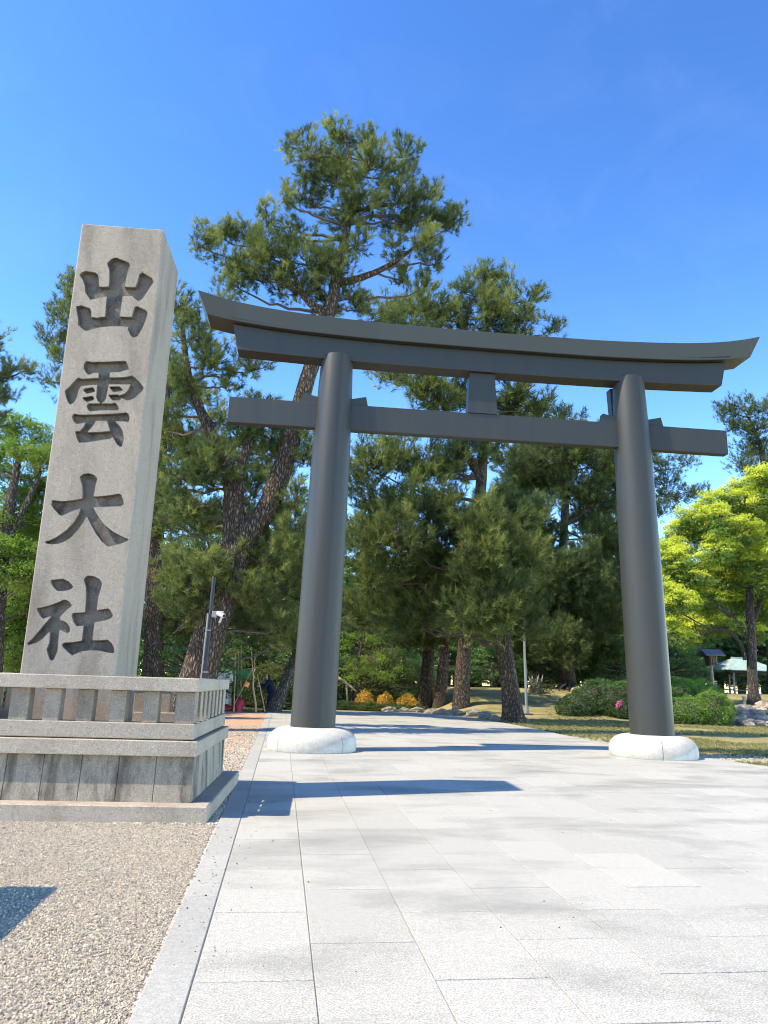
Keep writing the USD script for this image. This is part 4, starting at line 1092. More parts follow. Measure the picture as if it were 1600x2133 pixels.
for (px_, y, k, s) in [(560, 38, 'e', 0.9), (610, 39, 'd', 1.0), (640, 40, 'e', 1.1), (715, 43, 'd', 1.1), (750, 42, 'e', 1.1), (800, 43, 'e', 1.2), (835, 44, 'd', 1.2), (870, 46, 'd', 1.1), (700, 46, 'e', 1.3), (930, 49, 'd', 1.0), (990, 50, 'd', 1.2),
                       (1030, 48, 'd', 1.0), (1080, 52, 'd', 1.2), (1140, 49, 'd', 1.1), (1240, 50, 'd', 1.3), (1290, 47, 'd', 1.2), (1340, 50, 'd', 1.3), (1395, 50, 'd', 1.3), (1425, 54, 'd', 1.2), (1180, 52, 'd', 1.3),
                       (330, 36, 'd', 1.2), (390, 34, 'd', 1.2), (450, 36, 'e', 1.0), (500, 40, 'd', 1.1), (20, 33, 'd', 1.2), (80, 34, 'e', 1.2), (-40, 34, 'd', 1.2), (1600, 66, 'd', 1.3), (1540, 65, 'd', 1.2), (1480, 66, 'd', 1.3)]:
    P = at((px_, 1420), y)
    copy({'d': pr_d, 'e': pr_e}[k], 'shrub', P[0], y, s * r.uniform(0.9, 1.1), r.uniform(0, 360), {'d': 'dark green undergrowth shrub among the trees', 'e': 'olive green shrub at the foot of the trees'}[k], 'shrub', {'d': 'dark shrubs under the trees', 'e': 'olive shrubs under the trees'}[k])
P = at((1340, 1300), 95)
for (px_, y, s) in [(1230, 88, 1.5), (1275, 80, 1.3), (1310, 92, 1.6), (1200, 95, 1.6), (1420, 85, 1.3), (1150, 84, 1.4), (1080, 90, 1.6)]:
    P = at((px_, 1400), y)
    copy(pr_c, 'wood_tree', P[0], y, s * 1.4, r.uniform(0, 360), 'hazy olive tree far back between the pines', 'tree', 'far trees seen between the pines', sz=s * 1.7)

# lime-green maple spray by the left pillar
broadleaf('maple_tree', 'small lime-green maple showing beside the left pillar', 'tree', 40.0,
          [[(735, 1480, 0.12), (740, 1420, 0.1), (750, 1360, 0.07), (760, 1320, 0.03)]],
          [(735, 1325, 26, 8), (765, 1335, 26, 10), (800, 1330, 26, 12), (720, 1345, 20, 8), (770, 1375, 34, 14), (740, 1400, 30, 14), (800, 1400, 30, 16)], 131, ('leaf_lime', 'leaf_lime'), leaf=0.13, per=40, sub_r=0.32)

# clipped azalea mounds
def mound(label, y, px_, py_, blobs, seed, mat, flowers=0, leaf=0.095):
    r = np.random.default_rng(seed)
    b0 = at((px_, py_), y); base = np.array([b0[0], b0[1], hgt(b0[0], b0[1])])
    bag, inner, fl = [], [], []
    m = mpp(y)
    for (cx, cy, hw, hh, dy) in blobs:
        c = at((cx, cy), y + dy); A, Bz = hw * m, hh * m
        n = int(6500 * A * Bz / (0.0032 / 0.0056 * leaf / 0.075))
        v = unit(r.standard_normal((n, 3)))
        nz = meshkit.noise(v * 3.2 + cx, seed)[:, None] * 0.35 + meshkit.noise(v * 8 + cy, seed + 1)[:, None] * 0.16 + 0.72
        pts = c + v * nz * r.uniform(0.90, 1.02, (n, 1)) * [A, A * 0.95, Bz]
        k = pts[:, 2] > base[2] - 0.05
        bag.append(leaves(pts[k], v[k] + [0, 0, 0.3], r, leaf, 0.95))
        ico = trimesh.creation.icosphere(subdivisions=2)
        w_ = ico.vertices
        nz2 = meshkit.noise(w_ * 3.2 + cx, seed)[:, None] * 0.35 + meshkit.noise(w_ * 8 + cy, seed + 1)[:, None] * 0.16 + 0.72
        vv = c + w_ * nz2 * 0.74 * [A, A * 0.95, Bz]; vv[:, 2] = np.maximum(vv[:, 2], base[2] - 0.1)
        inner.append(trimesh.Trimesh(vv, ico.faces, process=False))
        if flowers:
            k = np.argsort(np.linalg.norm(v - unit(np.array([[-0.75, -0.6, 0.35]])), axis=1))[:flowers]
            fl.append(leaves(pts[k] + v[k] * 0.03, v[k], r, leaf * 1.1, 0.5))
    t = thing('azalea_bush', label, 'bush', base)
    part(t, 'crown', join(bag), M[mat], origin=base)
    part(t, 'inner_twigs', cat(inner), M['twig'], origin=base)
    if fl:
        part(t, 'flowers', join(fl), M['pink'], origin=base, label='magenta azalea flowers')


mound('large rounded green azalea bush right of the right pillar', 31.5, 1465, 1508,
      [(1448, 1458, 66, 44, 2.2), (1432, 1484, 50, 36, 0.4), (1485, 1478, 42, 42, 0.0), (1412, 1450, 46, 42, 1.5)], 51, 'azalea')
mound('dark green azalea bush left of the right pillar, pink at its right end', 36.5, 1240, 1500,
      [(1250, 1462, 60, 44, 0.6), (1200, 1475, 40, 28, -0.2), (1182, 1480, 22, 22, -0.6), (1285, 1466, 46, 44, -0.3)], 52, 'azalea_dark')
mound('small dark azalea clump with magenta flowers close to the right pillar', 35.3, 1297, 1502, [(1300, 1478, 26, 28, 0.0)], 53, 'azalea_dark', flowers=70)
mound('yellow-green azalea bush behind the dark one, left of the right pillar', 39.0, 1300, 1470, [(1300, 1446, 34, 26, 0.0)], 54, 'azalea')

# ------------------------------------------------------------------ grass tufts on the lawn
r = np.random.default_rng(9)


def tuft(seed):
    q = np.random.default_rng(seed); n = 16
    a = q.uniform(0, 2 * np.pi, n); rr = q.uniform(0, 0.05, n)
    p0 = np.c_[rr * np.cos(a), rr * np.sin(a), np.zeros(n)]
    d = np.c_[np.cos(a) * q.uniform(0.1, 0.7, n), np.sin(a) * q.uniform(0.1, 0.7, n), np.ones(n)] * q.uniform(0.03, 0.07, n)[:, None]
    w_ = np.c_[-np.sin(a), np.cos(a), 0 * a] * 0.006
    V = np.stack([p0 - w_, p0 + w_, p0 + d], 1).reshape(-1, 3)
    return V, np.arange(len(V)).reshape(-1, 3)


gl = [leafy('grass_green', [(0, (0.10, 0.115, 0.03)), (1, (0.20, 0.20, 0.06))], trans=0.3), leafy('grass_straw', [(0, (0.24, 0.20, 0.085)), (1, (0.40, 0.33, 0.16))], trans=0.3)]
n = 26000
y = 13.5 + 26 * r.random(n) ** 1.3; x = 8.9 + r.random(n) * (2 + (y - 5) * 0.62)
k = np.array([not path_poly.buffer(0.05).contains(shapely.Point(a, b_)) for a, b_ in zip(x, y)])
x, y = x[k], y[k]
k = meshkit.noise(np.c_[x * 0.5, y * 0.5, 0 * x], 3) > 0.33
x, y = x[k], y[k]
scatter('grass', [tuft(1), tuft(2), tuft(3)], np.c_[x, y, height(x, y)], r.uniform(0.6, 1.2, len(x)), [gl[0], gl[1], gl[1]], 'short dry grass on the lawn right of the path', seed=2, upright=True)
n = 4500
y = 14 + 8 * r.random(n) ** 1.5; x = np.interp(y, [14.2, 16.1, 18, 21], [9.6, 9.35, 8.72, 8.62]) + 0.03 + r.exponential(0.9, n)
scatter('verge_gravel', stone_protos(3, 31), np.c_[x, y, height(x, y) + 0.01], r.uniform(0.008, 0.02, n), [gm[1], gm[3], gm[2]], 'gravelly bare strip of verge along the right edge of the path', seed=12)

# third row of the wood, far behind
for k in range(30):
    px_ = -150 + 62 * k + r.uniform(-20, 20); y = r.uniform(74, 100)
    P = at((px_, 1415), y)
    copy(pr_a, 'wood_tree', P[0], y, r.uniform(1.1, 1.5), r.uniform(0, 360), labs['a'], 'tree', WOOD + ': tall', sz=r.uniform(1.0, 1.35))

# ------------------------------------------------------------------ tarpaulin shelter, bamboo poles, person
def gpt(px_, y):
    """ground point under a photo pixel column at y"""
    P = at((px_, 1480), y)
    return np.array([P[0], y, hgt(P[0], y)])


def pole(p0, p1, r0, r1=None, n=6, sides=8, wob=0.004, seed=0):
    q = np.random.default_rng(seed)
    t = np.linspace(0, 1, n)[:, None]
    P = np.asarray(p0) * (1 - t) + np.asarray(p1) * t
    P[1:-1] += q.standard_normal((n - 2, 3)) * wob * 3
    return tube(P, np.linspace(r0, r1 or r0 * 0.8, n), sides)


def sheet(corners, nu, nv, sag, thick, seed, wrinkle=0.03):
    """hanging cloth over four corners, a closed thin slab"""
    q = np.random.default_rng(seed)
    a, b_, c, d = map(np.asarray, corners)
    u_, v_ = np.meshgrid(np.linspace(0, 1, nu), np.linspace(0, 1, nv), indexing='ij')
    P = (a * ((1 - u_) * (1 - v_))[..., None] + b_ * (u_ * (1 - v_))[..., None] + c * (u_ * v_)[..., None] + d * ((1 - u_) * v_)[..., None])
    n_ = unit(np.cross(b_ - a, d - a))
    w_ = (meshkit.noise(np.stack([u_ * 5 + seed, v_ * 4, u_ * 0], -1), seed) - 0.5) * 2 * wrinkle
    P = P + n_ * w_[..., None]; P[..., 2] -= sag * 4 * u_ * (1 - u_) * v_.clip(0.1, 1)
    top, bot = P.reshape(-1, 3), (P - n_ * thick).reshape(-1, 3)
    i = np.arange(nu * nv).reshape(nu, nv)
    f = np.stack([i[:-1, :-1], i[1:, :-1], i[1:, 1:], i[:-1, 1:]], -1).reshape(-1, 4)
    o = nu * nv
    edge = [(i[k, 0], i[k + 1, 0]) for k in range(nu - 1)] + [(i[-1, k], i[-1, k + 1]) for k in range(nv - 1)] + [(i[k + 1, -1], i[k, -1]) for k in range(nu - 2, -1, -1)] + [(i[0, k + 1], i[0, k]) for k in range(nv - 2, -1, -1)]
    f2 = f[:, ::-1] + o
    f3 = np.array([(e, s_, s_ + o, e + o) for s_, e in edge])
    F = np.vstack([f, f2, f3])
    return trimesh.Trimesh(np.vstack([top, bot]), np.vstack([F[:, [0, 1, 2]], F[:, [0, 2, 3]]]), process=False)


TY = 33.7
sh = thing('tarp_shelter', 'green and white tarpaulin slung over bamboo poles between monument and left pillar', 'shelter', gpt(490, TY))
SB = gpt(490, TY)
bam = [((487, 1484), (491, 1364), 0.035, 0.0), ((503, 1484), (502, 1345), 0.022, 0.5), ((497, 1484), (497, 1352), 0.02, 0.9), ((533, 1485), (525, 1392), 0.05, 0.0), ((527, 1400), (523, 1352), 0.022, 0.15), ((530, 1400), (531, 1362), 0.022, 0.2), ((552, 1482), (536, 1405), 0.025, 0.1), ((430, 1484), (434, 1405), 0.03, 1.4)]
for k, (a, e, rr, dy) in enumerate(bam):
    A_, E_ = at(a, TY + dy), at(e, TY + dy)
    part(sh, 'bamboo_pole', pole(A_, E_, rr, rr * 0.7, seed=k), M['bamboo'], smooth=True, origin=SB)
part(sh, 'cross_pole', pole(at((432, 1409), TY + 0.7), at((540, 1390), TY + 0.0), 0.022, seed=31), M['bamboo'], smooth=True, origin=SB)
part(sh, 'rope', pole(at((524, 1396), TY - 0.05), at((490, 1464), TY - 0.6), 0.012, wob=0.002, seed=32), M['rope'], smooth=True, origin=SB)
part(sh, 'tarp', sheet([at((484, 1402), TY + 0.1), at((526, 1391), TY + 0.1), at((519, 1414), TY + 1.8), at((486, 1426), TY + 1.8)], 14, 10, 0.05, 0.012, 3), M['tarp_green'], smooth=True, origin=SB, label='green tarpaulin roof')
part(sh, 'sheet', sheet([at((430, 1432), TY + 0.25), at((486, 1421), TY + 0.25), at((486, 1396), TY + 0.35), at((430, 1405), TY + 0.35)], 14, 8, 0.05, 0.012, 5), M['tarp_white'], smooth=True, origin=SB, label='white plastic sheet over the roof')
part(sh, 'side_curtain', sheet([at((463, 1430), TY + 0.9), at((482, 1429), TY + 0.9), at((482, 1474), TY + 0.9), at((463, 1474), TY + 0.9)], 8, 10, 0.0, 0.012, 6, 0.05), M['tarp_white'], smooth=True, origin=SB, label='white hanging side sheet')
part(sh, 'rag', hull(np.array([at((514, 1424), TY - 0.3) + 0.07 * np.random.default_rng(k).standard_normal(3) for k in range(12)])), M['orange_rag'], origin=SB, label='orange rag tied to the rope')


def lump(c, s_, seed, sub=2, amt=0.28):
    ico = trimesh.creation.icosphere(subdivisions=sub); v = ico.vertices
    d = 1 + amt * (meshkit.noise(v * 1.7 + seed * 3.1, seed) - 0.5) * 2 + amt * 0.5 * (meshkit.noise(v * 4.3 + seed, seed + 5) - 0.5) * 2
    return trimesh.Trimesh(v * d[:, None] * np.asarray(s_) + np.asarray(c), ico.faces, process=False)


b0 = gpt(495, TY + 0.4)
single('cloth_bundle', lump(b0 + [0.03, 0, 0.30], (0.24, 0.24, 0.36), 3), M['red'], 'dark red cloth bundle on the ground under the green tarpaulin', 'bundle', smooth=True)
b0 = gpt(471, TY + 0.5)
single('cloth_bundle', lump(b0 + [0, 0, 0.14], (0.30, 0.22, 0.16), 8), M['red'], 'low red cloth heap below the white hanging sheet', 'bundle', smooth=True)

# person in navy, facing the poles with both hands raised to one
def hullchain(js, step=0.02, taubin=6):
    body = Manifold()
    for (a, ra), (b_, rb) in js:
        sa = Manifold.sphere(ra, 16).translate(list(map(float, a))); sb = Manifold.sphere(rb, 16).translate(list(map(float, b_)))
        body += Manifold.batch_hull([sa, sb])
    mm = body.refine_to_length(step).to_mesh()
    t = trimesh.Trimesh(mm.vert_properties[:, :3], mm.tri_verts, process=True)
    trimesh.smoothing.filter_taubin(t, iterations=taubin)
    return t


pb = gpt(560, 34.9)
per = thing('person', 'person in dark navy work clothes leaning towards the bamboo poles', 'person', pb)
hipz = 0.86
J = {}
for s_ in (-1, 1):
    J[s_] = dict(ank=(0.06 + 0.07 * s_, 0.10 * s_, 0.08), knee=(0.02 + 0.05 * s_, 0.11 * s_, 0.46), hip=(0.06, 0.09 * s_, hipz), sh=(-0.09, 0.17 * s_, 1.30), elb=(-0.27, 0.20 * s_, 1.08 + 0.05 * s_), wr=(-0.46, 0.11 * s_, 1.16 + 0.06 * s_))
spine = [((0.06, 0, 0.90), 0.135), ((0.02, 0, 1.08), 0.125), ((-0.06, 0, 1.27), 0.145)]
body = [((spine[0]), (spine[1])), ((spine[1]), (spine[2])), (((-0.07, 0, 1.33), 0.06), ((-0.13, 0, 1.44), 0.052)), (((-0.165, 0, 1.52), 0.085), ((-0.15, 0, 1.575), 0.092)), (((-0.19, 0, 1.49), 0.05), ((-0.165, 0, 1.52), 0.08)),
        (((-0.245, 0, 1.535), 0.017), ((-0.265, 0, 1.515), 0.016)), (((-0.15, 0.09, 1.535), 0.022), ((-0.145, 0.092, 1.555), 0.02)), (((-0.15, -0.09, 1.535), 0.022), ((-0.145, -0.092, 1.555), 0.02))]
jack = [((spine[0][0], 0.165), (spine[1][0], 0.155)), ((spine[1][0], 0.155), (spine[2][0], 0.172)), (((-0.06, 0, 1.30), 0.13), ((-0.10, 0, 1.385), 0.075))]
trou = [(((0.06, -0.05, 0.86), 0.14), ((0.06, 0.05, 0.86), 0.14))]
hands = []
for s_ in (-1, 1):
    j = J[s_]
    body += [((j['hip'], 0.085), (j['knee'], 0.058)), ((j['knee'], 0.056), (j['ank'], 0.042)), ((j['sh'], 0.06), (j['elb'], 0.042)), ((j['elb'], 0.042), (j['wr'], 0.03)), ((spine[2][0], 0.1), (j['sh'], 0.06))]
    w_ = np.array(j['wr']); pl = w_ + [-0.075, -0.01 * s_, 0.012]
    body.append(((tuple(w_), 0.028), (tuple(pl), 0.032)))
    for k, ln_ in enumerate((0.036, 0.042, 0.04, 0.032)):
        r0 = pl + np.array([-0.02, -0.012 * s_, 0.028 - 0.019 * k]); r1 = r0 + [-ln_, -0.012 * s_, 0]; r2 = r1 + [0.006, -0.03 * s_, -0.004]
        body += [((tuple(r0), 0.0105), (tuple(r1), 0.0095)), ((tuple(r1), 0.0095), (tuple(r2), 0.008))]
    t0 = w_ + [-0.03, -0.012 * s_, 0.022]; t1 = t0 + [-0.03, -0.028 * s_, 0.022]; t2 = t1 + [-0.028, -0.006 * s_, 0.0]
    body += [((tuple(t0), 0.012), (tuple(t1), 0.011)), ((tuple(t1), 0.011), (tuple(t2), 0.009))]
    jack += [((j['sh'], 0.088), (j['elb'], 0.066)), ((j['elb'], 0.066), (tuple(0.12 * np.array(j['elb']) + 0.88 * w_), 0.05)), ((spine[2][0], 0.14), (j['sh'], 0.088))]
    trou += [((j['hip'], 0.115), (j['knee'], 0.08)), ((j['knee'], 0.08), (tuple(np.array(j['ank']) + [0, 0, 0.02]), 0.066))]
    part(per, 'shoe', hullchain([((j['ank'][0] + 0.04, j['ank'][1], 0.045), 0.045), ((j['ank'][0] - 0.15, j['ank'][1], 0.035), 0.036)][:1] and [(((j['ank'][0] + 0.04, j['ank'][1], 0.047), 0.047), ((j['ank'][0] - 0.15, j['ank'][1], 0.038), 0.038))]), M['hair'], smooth=True)
part(per, 'body', hullchain(body, 0.012, 4), M['skin'], smooth=True)
part(per, 'jacket', hullchain(jack, 0.025, 8), M['navy'], smooth=True)
part(per, 'trousers', hullchain(trou, 0.025, 8), M['navy'], smooth=True)
hm = hullchain([(((-0.125, 0, 1.565), 0.098), ((-0.12, 0, 1.55), 0.096)), (((-0.12, 0, 1.55), 0.09), ((-0.10, 0, 1.49), 0.07))], 0.02, 4)
part(per, 'hair', hm, M['hair'], smooth=True)

# leaning grey pine next to the left pillar
pine('grey pine trunk leaning right, half hidden behind the left pillar', 34.3,
     [[(566, 1488, 0.34), (578, 1462, 0.30), (592, 1430, 0.27), (606, 1396, 0.24), (622, 1350, 0.22), (640, 1290, 0.18), (655, 1220, 0.14), (662, 1150, 0.08)]],
     [(660, 1180, 50, 40), (700, 1140, 40, 40), (640, 1140, 40, 30), (690, 1220, 40, 30), (600, 1160, 40, 30), (670, 1080, 44, 36)], 905, 'needle', K=18, dens=1.8, nlen=0.25, nwid=0.02, bark_mat='bark_grey')
part('/World/' + 'pine_tree_%03d' % (_used['/World/pine_tree'] - 1), 'stub', pole(at((603, 1402), 34.2), at((608, 1388), 34.0), 0.10, 0.05), M['bark_grey'], smooth=True, origin=[*map(float, UsdGeom.Xformable(stage.GetPrimAtPath('/World/pine_tree_%03d' % (_used['/World/pine_tree'] - 1))).GetLocalTransformation().ExtractTranslation())], label='stub of a sawn-off branch')

# camera pole in front of the great pine
CY = 19.5
cb = gpt(431, CY); cp = thing('camera_pole', 'slim black pole with a white surveillance camera before the big pine trunk', 'camera pole', cb)
ptop = at((446, 1203), CY); pbot = cb.copy(); pbot[0] = at((428, 1412), CY)[0]
part(cp, 'pole', pole(pbot - [0.05, 0, 0.1], ptop, 0.055, 0.050, wob=0), M['black_metal'], smooth=True, origin=cb)
ctop = at((434, 1278), CY); cbot = pbot - [0.14, 0.02, 0]
part(cp, 'conduit', pole(cbot, ctop + [0, -0.06, 0], 0.020, 0.020, wob=0), M['grey_metal'], smooth=True, origin=cb)
for row in (1313, 1400):
    c = at((434 - (row - 1278) * 0.06, row), CY); part(cp, 'clip', bx(c[0] - 0.05, c[0] + 0.09, c[1] - 0.08, c[1] + 0.06, c[2] - 0.012, c[2] + 0.012, 0.003), M['grey_metal'], origin=cb)
c = at((444, 1279), CY)
part(cp, 'junction_box', bx(c[0] - 0.02, c[0] + 0.10, c[1] - 0.12, c[1] - 0.02, c[2] - 0.09, c[2] + 0.07, 0.008), M['grey_metal'], origin=cb)
part(cp, 'arm', pole(at((446, 1275), CY - 0.06), at((466, 1275), CY - 0.06), 0.022, 0.022, wob=0), M['white_plastic'], smooth=True, origin=cb)
a, e = at((452, 1277), CY - 0.05), at((467, 1283), CY - 0.30)
part(cp, 'camera_body', pole(a, e, 0.055, 0.055, wob=0, sides=14), M['white_plastic'], smooth=35, origin=cb)
d_ = unit(e - a); part(cp, 'lens', pole(e + d_ * 0.001, e + d_ * 0.012, 0.042, 0.042, n=3, wob=0, sides=14), M['lens'], smooth=35, origin=cb)
part(cp, 'bracket', pole(at((463, 1283), CY - 0.1), at((457, 1297), CY - 0.05), 0.03, 0.03, wob=0), M['white_plastic'], smooth=True, origin=cb)

# lamp post on the bank
LY = 35.6
lb = gpt(1097, LY); lp = thing('lamp_post', 'thin pale grey lamp post on the grass behind the path edge pine', 'lamp post', lb)
lt = at((1087, 1185), LY)
part(lp, 'pole', pole(lb + [0, 0, 0.3], lt, 0.070, 0.040, wob=0, sides=12), M['grey_metal'], smooth=True, origin=lb)
part(lp, 'base', pole(lb - [0, 0, 0.1], lb + [0, 0, 0.38], 0.12, 0.10, wob=0, sides=12, n=3), M['grey_metal'], smooth=35, origin=lb)
part(lp, 'base_plate', bx(lb[0] - 0.26, lb[0] + 0.26, LY - 0.22, LY + 0.22, lb[2] - 0.06, lb[2] + 0.05, 0.01), M['wood_dark'], origin=lb)
part(lp, 'lamp_head', lump(lt + [0, 0, 0.18], (0.14, 0.14, 0.18), 4, 2, 0.0), M['grey_metal'], smooth=True, origin=lb)

# rocks along the end of the path
rk = [(812, 1481, 38.2, 0.30), (842, 1481, 38.3, 0.24), (868, 1484, 38.2, 0.30), (900, 1486, 37.2, 0.30), (922, 1488, 36.5, 0.26), (945, 1490, 35.6, 0.30), (988, 1493, 34.6, 0.34), (1012, 1496, 33.2, 0.30), (1032, 1499, 32.4, 0.22), (1050, 1502, 31.4, 0.20), (1088, 1504, 31.0, 0.22)]
places = ['left end of the rocks at the head of the path', 'second rock from the left at the head of the path', 'beside the leftmost of three trunks', 'between the left and middle of three trunks', 'right of the middle of three trunks', 'left of the thickest of three trunks', 'right of the thickest of three trunks', 'midway between the thick trunk and the path edge pine', 'left of the path edge pine', 'at the left foot of the path edge pine', 'at the right foot of the path edge pine']
for k, (px_, row, yy, s_) in enumerate(rk):
    g_ = gpt(px_, yy)
    single('edging_rock', lump(g_ + [0, 0, s_ * 0.3], (s_ * 1.25, s_ * 0.9, s_ * 0.62), 20 + k, 2, 0.4), M['rock'], 'grey brown edging rock ' + places[k], 'rock', 'rocks edging the path')
# stump, root and flat stone on the bank
g_ = gpt(1118, 42.0)
st = thing('tree_stump', 'dark rotten tree stump on the bank right of the lamp post', 'stump', g_)
part(st, 'stump', lathe([(0.0, -0.1), (0.55, -0.1), (0.42, 0.15), (0.36, 0.5), (0.33, 0.75), (0.0, 0.70)], 18), M['bark_grey'], smooth=40)
q = np.random.default_rng(5)
part(st, 'splinter', cat([pole((0.3 * math.cos(a), 0.3 * math.sin(a), 0.55), (0.42 * math.cos(a), 0.42 * math.sin(a), 0.8 + 0.25 * q.random()), 0.05, 0.01, n=3, wob=0, seed=3) for a in np.linspace(0, 5.5, 7)]), M['wood_pale'], label='pale splintered rim', kind='stuff')
g_ = gpt(1137, 41.0)
fern = leaves(g_ + np.array([0, 0, 0.45]) + q.standard_normal((260, 3)) * [0.32, 0.3, 0.22], np.tile([0, -0.3, 1.0], (260, 1)), q, 0.16)
fp_ = thing('fern', 'yellowish fern growing beside the rotten stump on the bank', 'plant', g_)
part(fp_, 'fronds', fern, M['leaf_olive'], origin=g_, kind='stuff')
g_ = gpt(1213, 43.0)
single('flat_stone', lump(g_ + [0, 0, 0.18], (0.62, 0.4, 0.20), 61, 2, 0.25), M['rock_warm'], 'flat pale stone on the bank left of the azalea bushes', 'rock')
q = np.random.default_rng(8)
roots = [limb(gpt(1183, 45.4) + [0, 0, 0.5], gpt(1183 + dx_, 44.2 + dy_) + [0, 0, 0.02], 0.16, 0.04, q, n=6, sides=6) for dx_, dy_ in ((-34, 0.3), (-18, -0.5), (4, -0.8), (26, -0.5), (38, 0.2))]
cpath = next(p_.GetPath().pathString for p_ in stage.GetPrimAtPath('/World').GetChildren() if p_.GetCustomDataByKey('label') and str(p_.GetCustomDataByKey('label')).startswith('stout dark pine'))
co = np.array(UsdGeom.Xformable(stage.GetPrimAtPath(cpath)).GetLocalTransformation().ExtractTranslation())
for rt in roots:
    part(cpath, 'root', rt, M['bark_grey'], smooth=True, origin=co)

# low orange-flowering shrubs at the head of the path
def flower_shrub(label, y, px_, hw, hh, seed):
    r = np.random.default_rng(seed)
    b0 = gpt(px_, y); A, Bz = hw * mpp(y), hh * mpp(y)
    n = int(5200 * A * Bz) + 900
    v = unit(r.standard_normal((n, 3))); v[:, 2] = np.abs(v[:, 2])
    nz = 0.84 + 0.22 * meshkit.noise(v * 3.0 + px_, seed)[:, None]
    pts = b0 + v * nz * r.uniform(0.6, 1.0, (n, 1)) * [A, A * 0.6, Bz]
    top = (v[:, 2] > 0.45) & (r.random(n) < 0.75)
    t = thing('flowering_shrub', label, 'shrub', b0, 'orange-flowering shrubs at the head of the path')
    part(t, 'crown', leaves(pts[~top], v[~top] + [0, 0, 0.3], r, 0.12, 0.8), M['leaf_olive'], origin=b0)
    part(t, 'flowers', leaves(pts[top] + v[top] * 0.01, v[top], r, 0.07, 0.9), M['orange'], origin=b0, label='bright orange flowers')


flower_shrub('orange-flowering shrub nearest the left pillar', 38.7, 759, 24, 41, 61)
flower_shrub('second orange-flowering shrub from the left pillar', 38.7, 803, 22, 40, 62)
flower_shrub('orange-flowering shrub just left of the leftmost dark trunk', 38.8, 848, 28, 36, 63)
flower_shrub('small orange-flowering shrub between the two left dark trunks', 41.2, 896, 16, 42, 64)
for k, (px_, yy) in enumerate(((715, 39.0), (735, 38.8), (770, 38.8), (800, 38.7), (830, 38.9), (860, 39.0))):
    P = at((px_, 1420), yy)
    copy(pr_e if k % 2 else pr_d, 'shrub', P[0], yy, 0.42, 60 * k, 'low brownish shrub below the orange flowers', 'shrub', 'low shrubs below the orange flowers', sz=0.17)

# ------------------------------------------------------------------ garden pavilion, lantern, stone steps on the right
GY_ = 60.0
gb = at((1546, 1440), GY_); gb[2] = hgt(gb[0], GY_)
gz = thing('garden_pavilion', 'open garden pavilion with a hipped green copper roof behind the camphor', 'pavilion', gb)
ez = at((1487, 1395), GY_)[2] - gb[2]; az = at((1529, 1371), GY_)[2] - gb[2]
hw_, hd_ = 2.55, 2.2
ridge = [(-0.7, 0, az), (0.75, 0, az)]
eave = [(-hw_, -hd_, ez), (hw_, -hd_, ez), (hw_, hd_, ez), (-hw_, hd_, ez)]
for nm, pts in (('front', [eave[0], eave[1], ridge[1], ridge[0]]), ('back', [eave[2], eave[3], ridge[0], ridge[1]]), ('left', [eave[3], eave[0], ridge[0]]), ('right', [eave[1], eave[2], ridge[1]])):
    P = np.array(pts, float)
    part(gz, 'roof_slope', hull(np.vstack([P, P - [0, 0, 0.06]])), M['copper'])
part(gz, 'ridge_cap', hull([(x + dx_, y_ + dy_, z + dz_) for x, y_, z in ridge for dx_ in (-0.05, 0.05) for dy_ in (-0.1, 0.1) for dz_ in (-0.03, 0.1)]), M['copper'])
for y_ in (-hd_ + 0.45, hd_ - 0.45):
    part(gz, 'beam', bx(-hw_ + 0.4, hw_ - 0.4, y_ - 0.06, y_ + 0.06, ez - 0.26, ez - 0.10, 0.01), M['wood_dark'])
for x_ in (-hw_ + 0.75, 0.0, hw_ - 0.75):
    for y_ in (-hd_ + 0.45, hd_ - 0.45):
        part(gz, 'post', bx(x_ - 0.065, x_ + 0.065, y_ - 0.065, y_ + 0.065, -0.2, ez - 0.255, 0.01), M['wood_pale'])
part(gz, 'bench', bx(-1.5, 1.5, 1.0, 1.4, 0.38, 0.45, 0.01), M['wood_pale'])
for x_ in np.linspace(-hw_ + 0.2, hw_ - 0.2, 12):
    part(gz, 'rafter', hull([(x_ - 0.03, -hd_ + 0.05, ez - 0.07), (x_ + 0.03, -hd_ + 0.05, ez - 0.07), (x_ - 0.03, -hd_ + 0.05, ez - 0.14), (x_ + 0.03, -hd_ + 0.05, ez - 0.14), (x_ * 0.75 - 0.03, -hd_ * 0.55, ez + 0.15), (x_ * 0.75 + 0.03, -hd_ * 0.55, ez + 0.15), (x_ * 0.75 - 0.03, -hd_ * 0.55, ez + 0.08), (x_ * 0.75 + 0.03, -hd_ * 0.55, ez + 0.08)]), M['wood_dark'])
WY = 48.0
wb = at((1486, 1440), WY); wb[2] = hgt(wb[0], WY)
wl = thing('wooden_lantern', 'tall wooden lantern with a gabled roof left of the pavilion', 'lantern', wb)
mw = mpp(WY)
zt = lambda row: at((1486, row), WY)[2] - wb[2]
part(wl, 'base_stone', bx(-0.20, 0.20, -0.20, 0.20, -0.3, zt(1426), 0.03), M['rock'])
part(wl, 'post', pole((0, 0, zt(1426)), (-0.05, 0, zt(1384)), 0.12, 0.10, n=4, wob=0, sides=10), M['wood_pale'], smooth=True)
part(wl, 'light_box', hull([(sx * w_, sy * w_, z) for z, w_ in ((zt(1384), 0.26), (zt(1366), 0.34)) for sx in (-1, 1) for sy in (-1, 1)]), M['wood_dark'])
for x_ in (-0.2, -0.07, 0.07, 0.2):
    part(wl, 'lattice_bar', bx(x_ - 0.02, x_ + 0.02, -0.36, -0.31, zt(1381), zt(1367), 0.004), M['wood_pale'])
part(wl, 'sill', bx(-0.34, 0.34, -0.34, 0.34, zt(1386), zt(1384) - 0.002, 0.01), M['wood_dark'])
ze, zr = zt(1367), zt(1354)
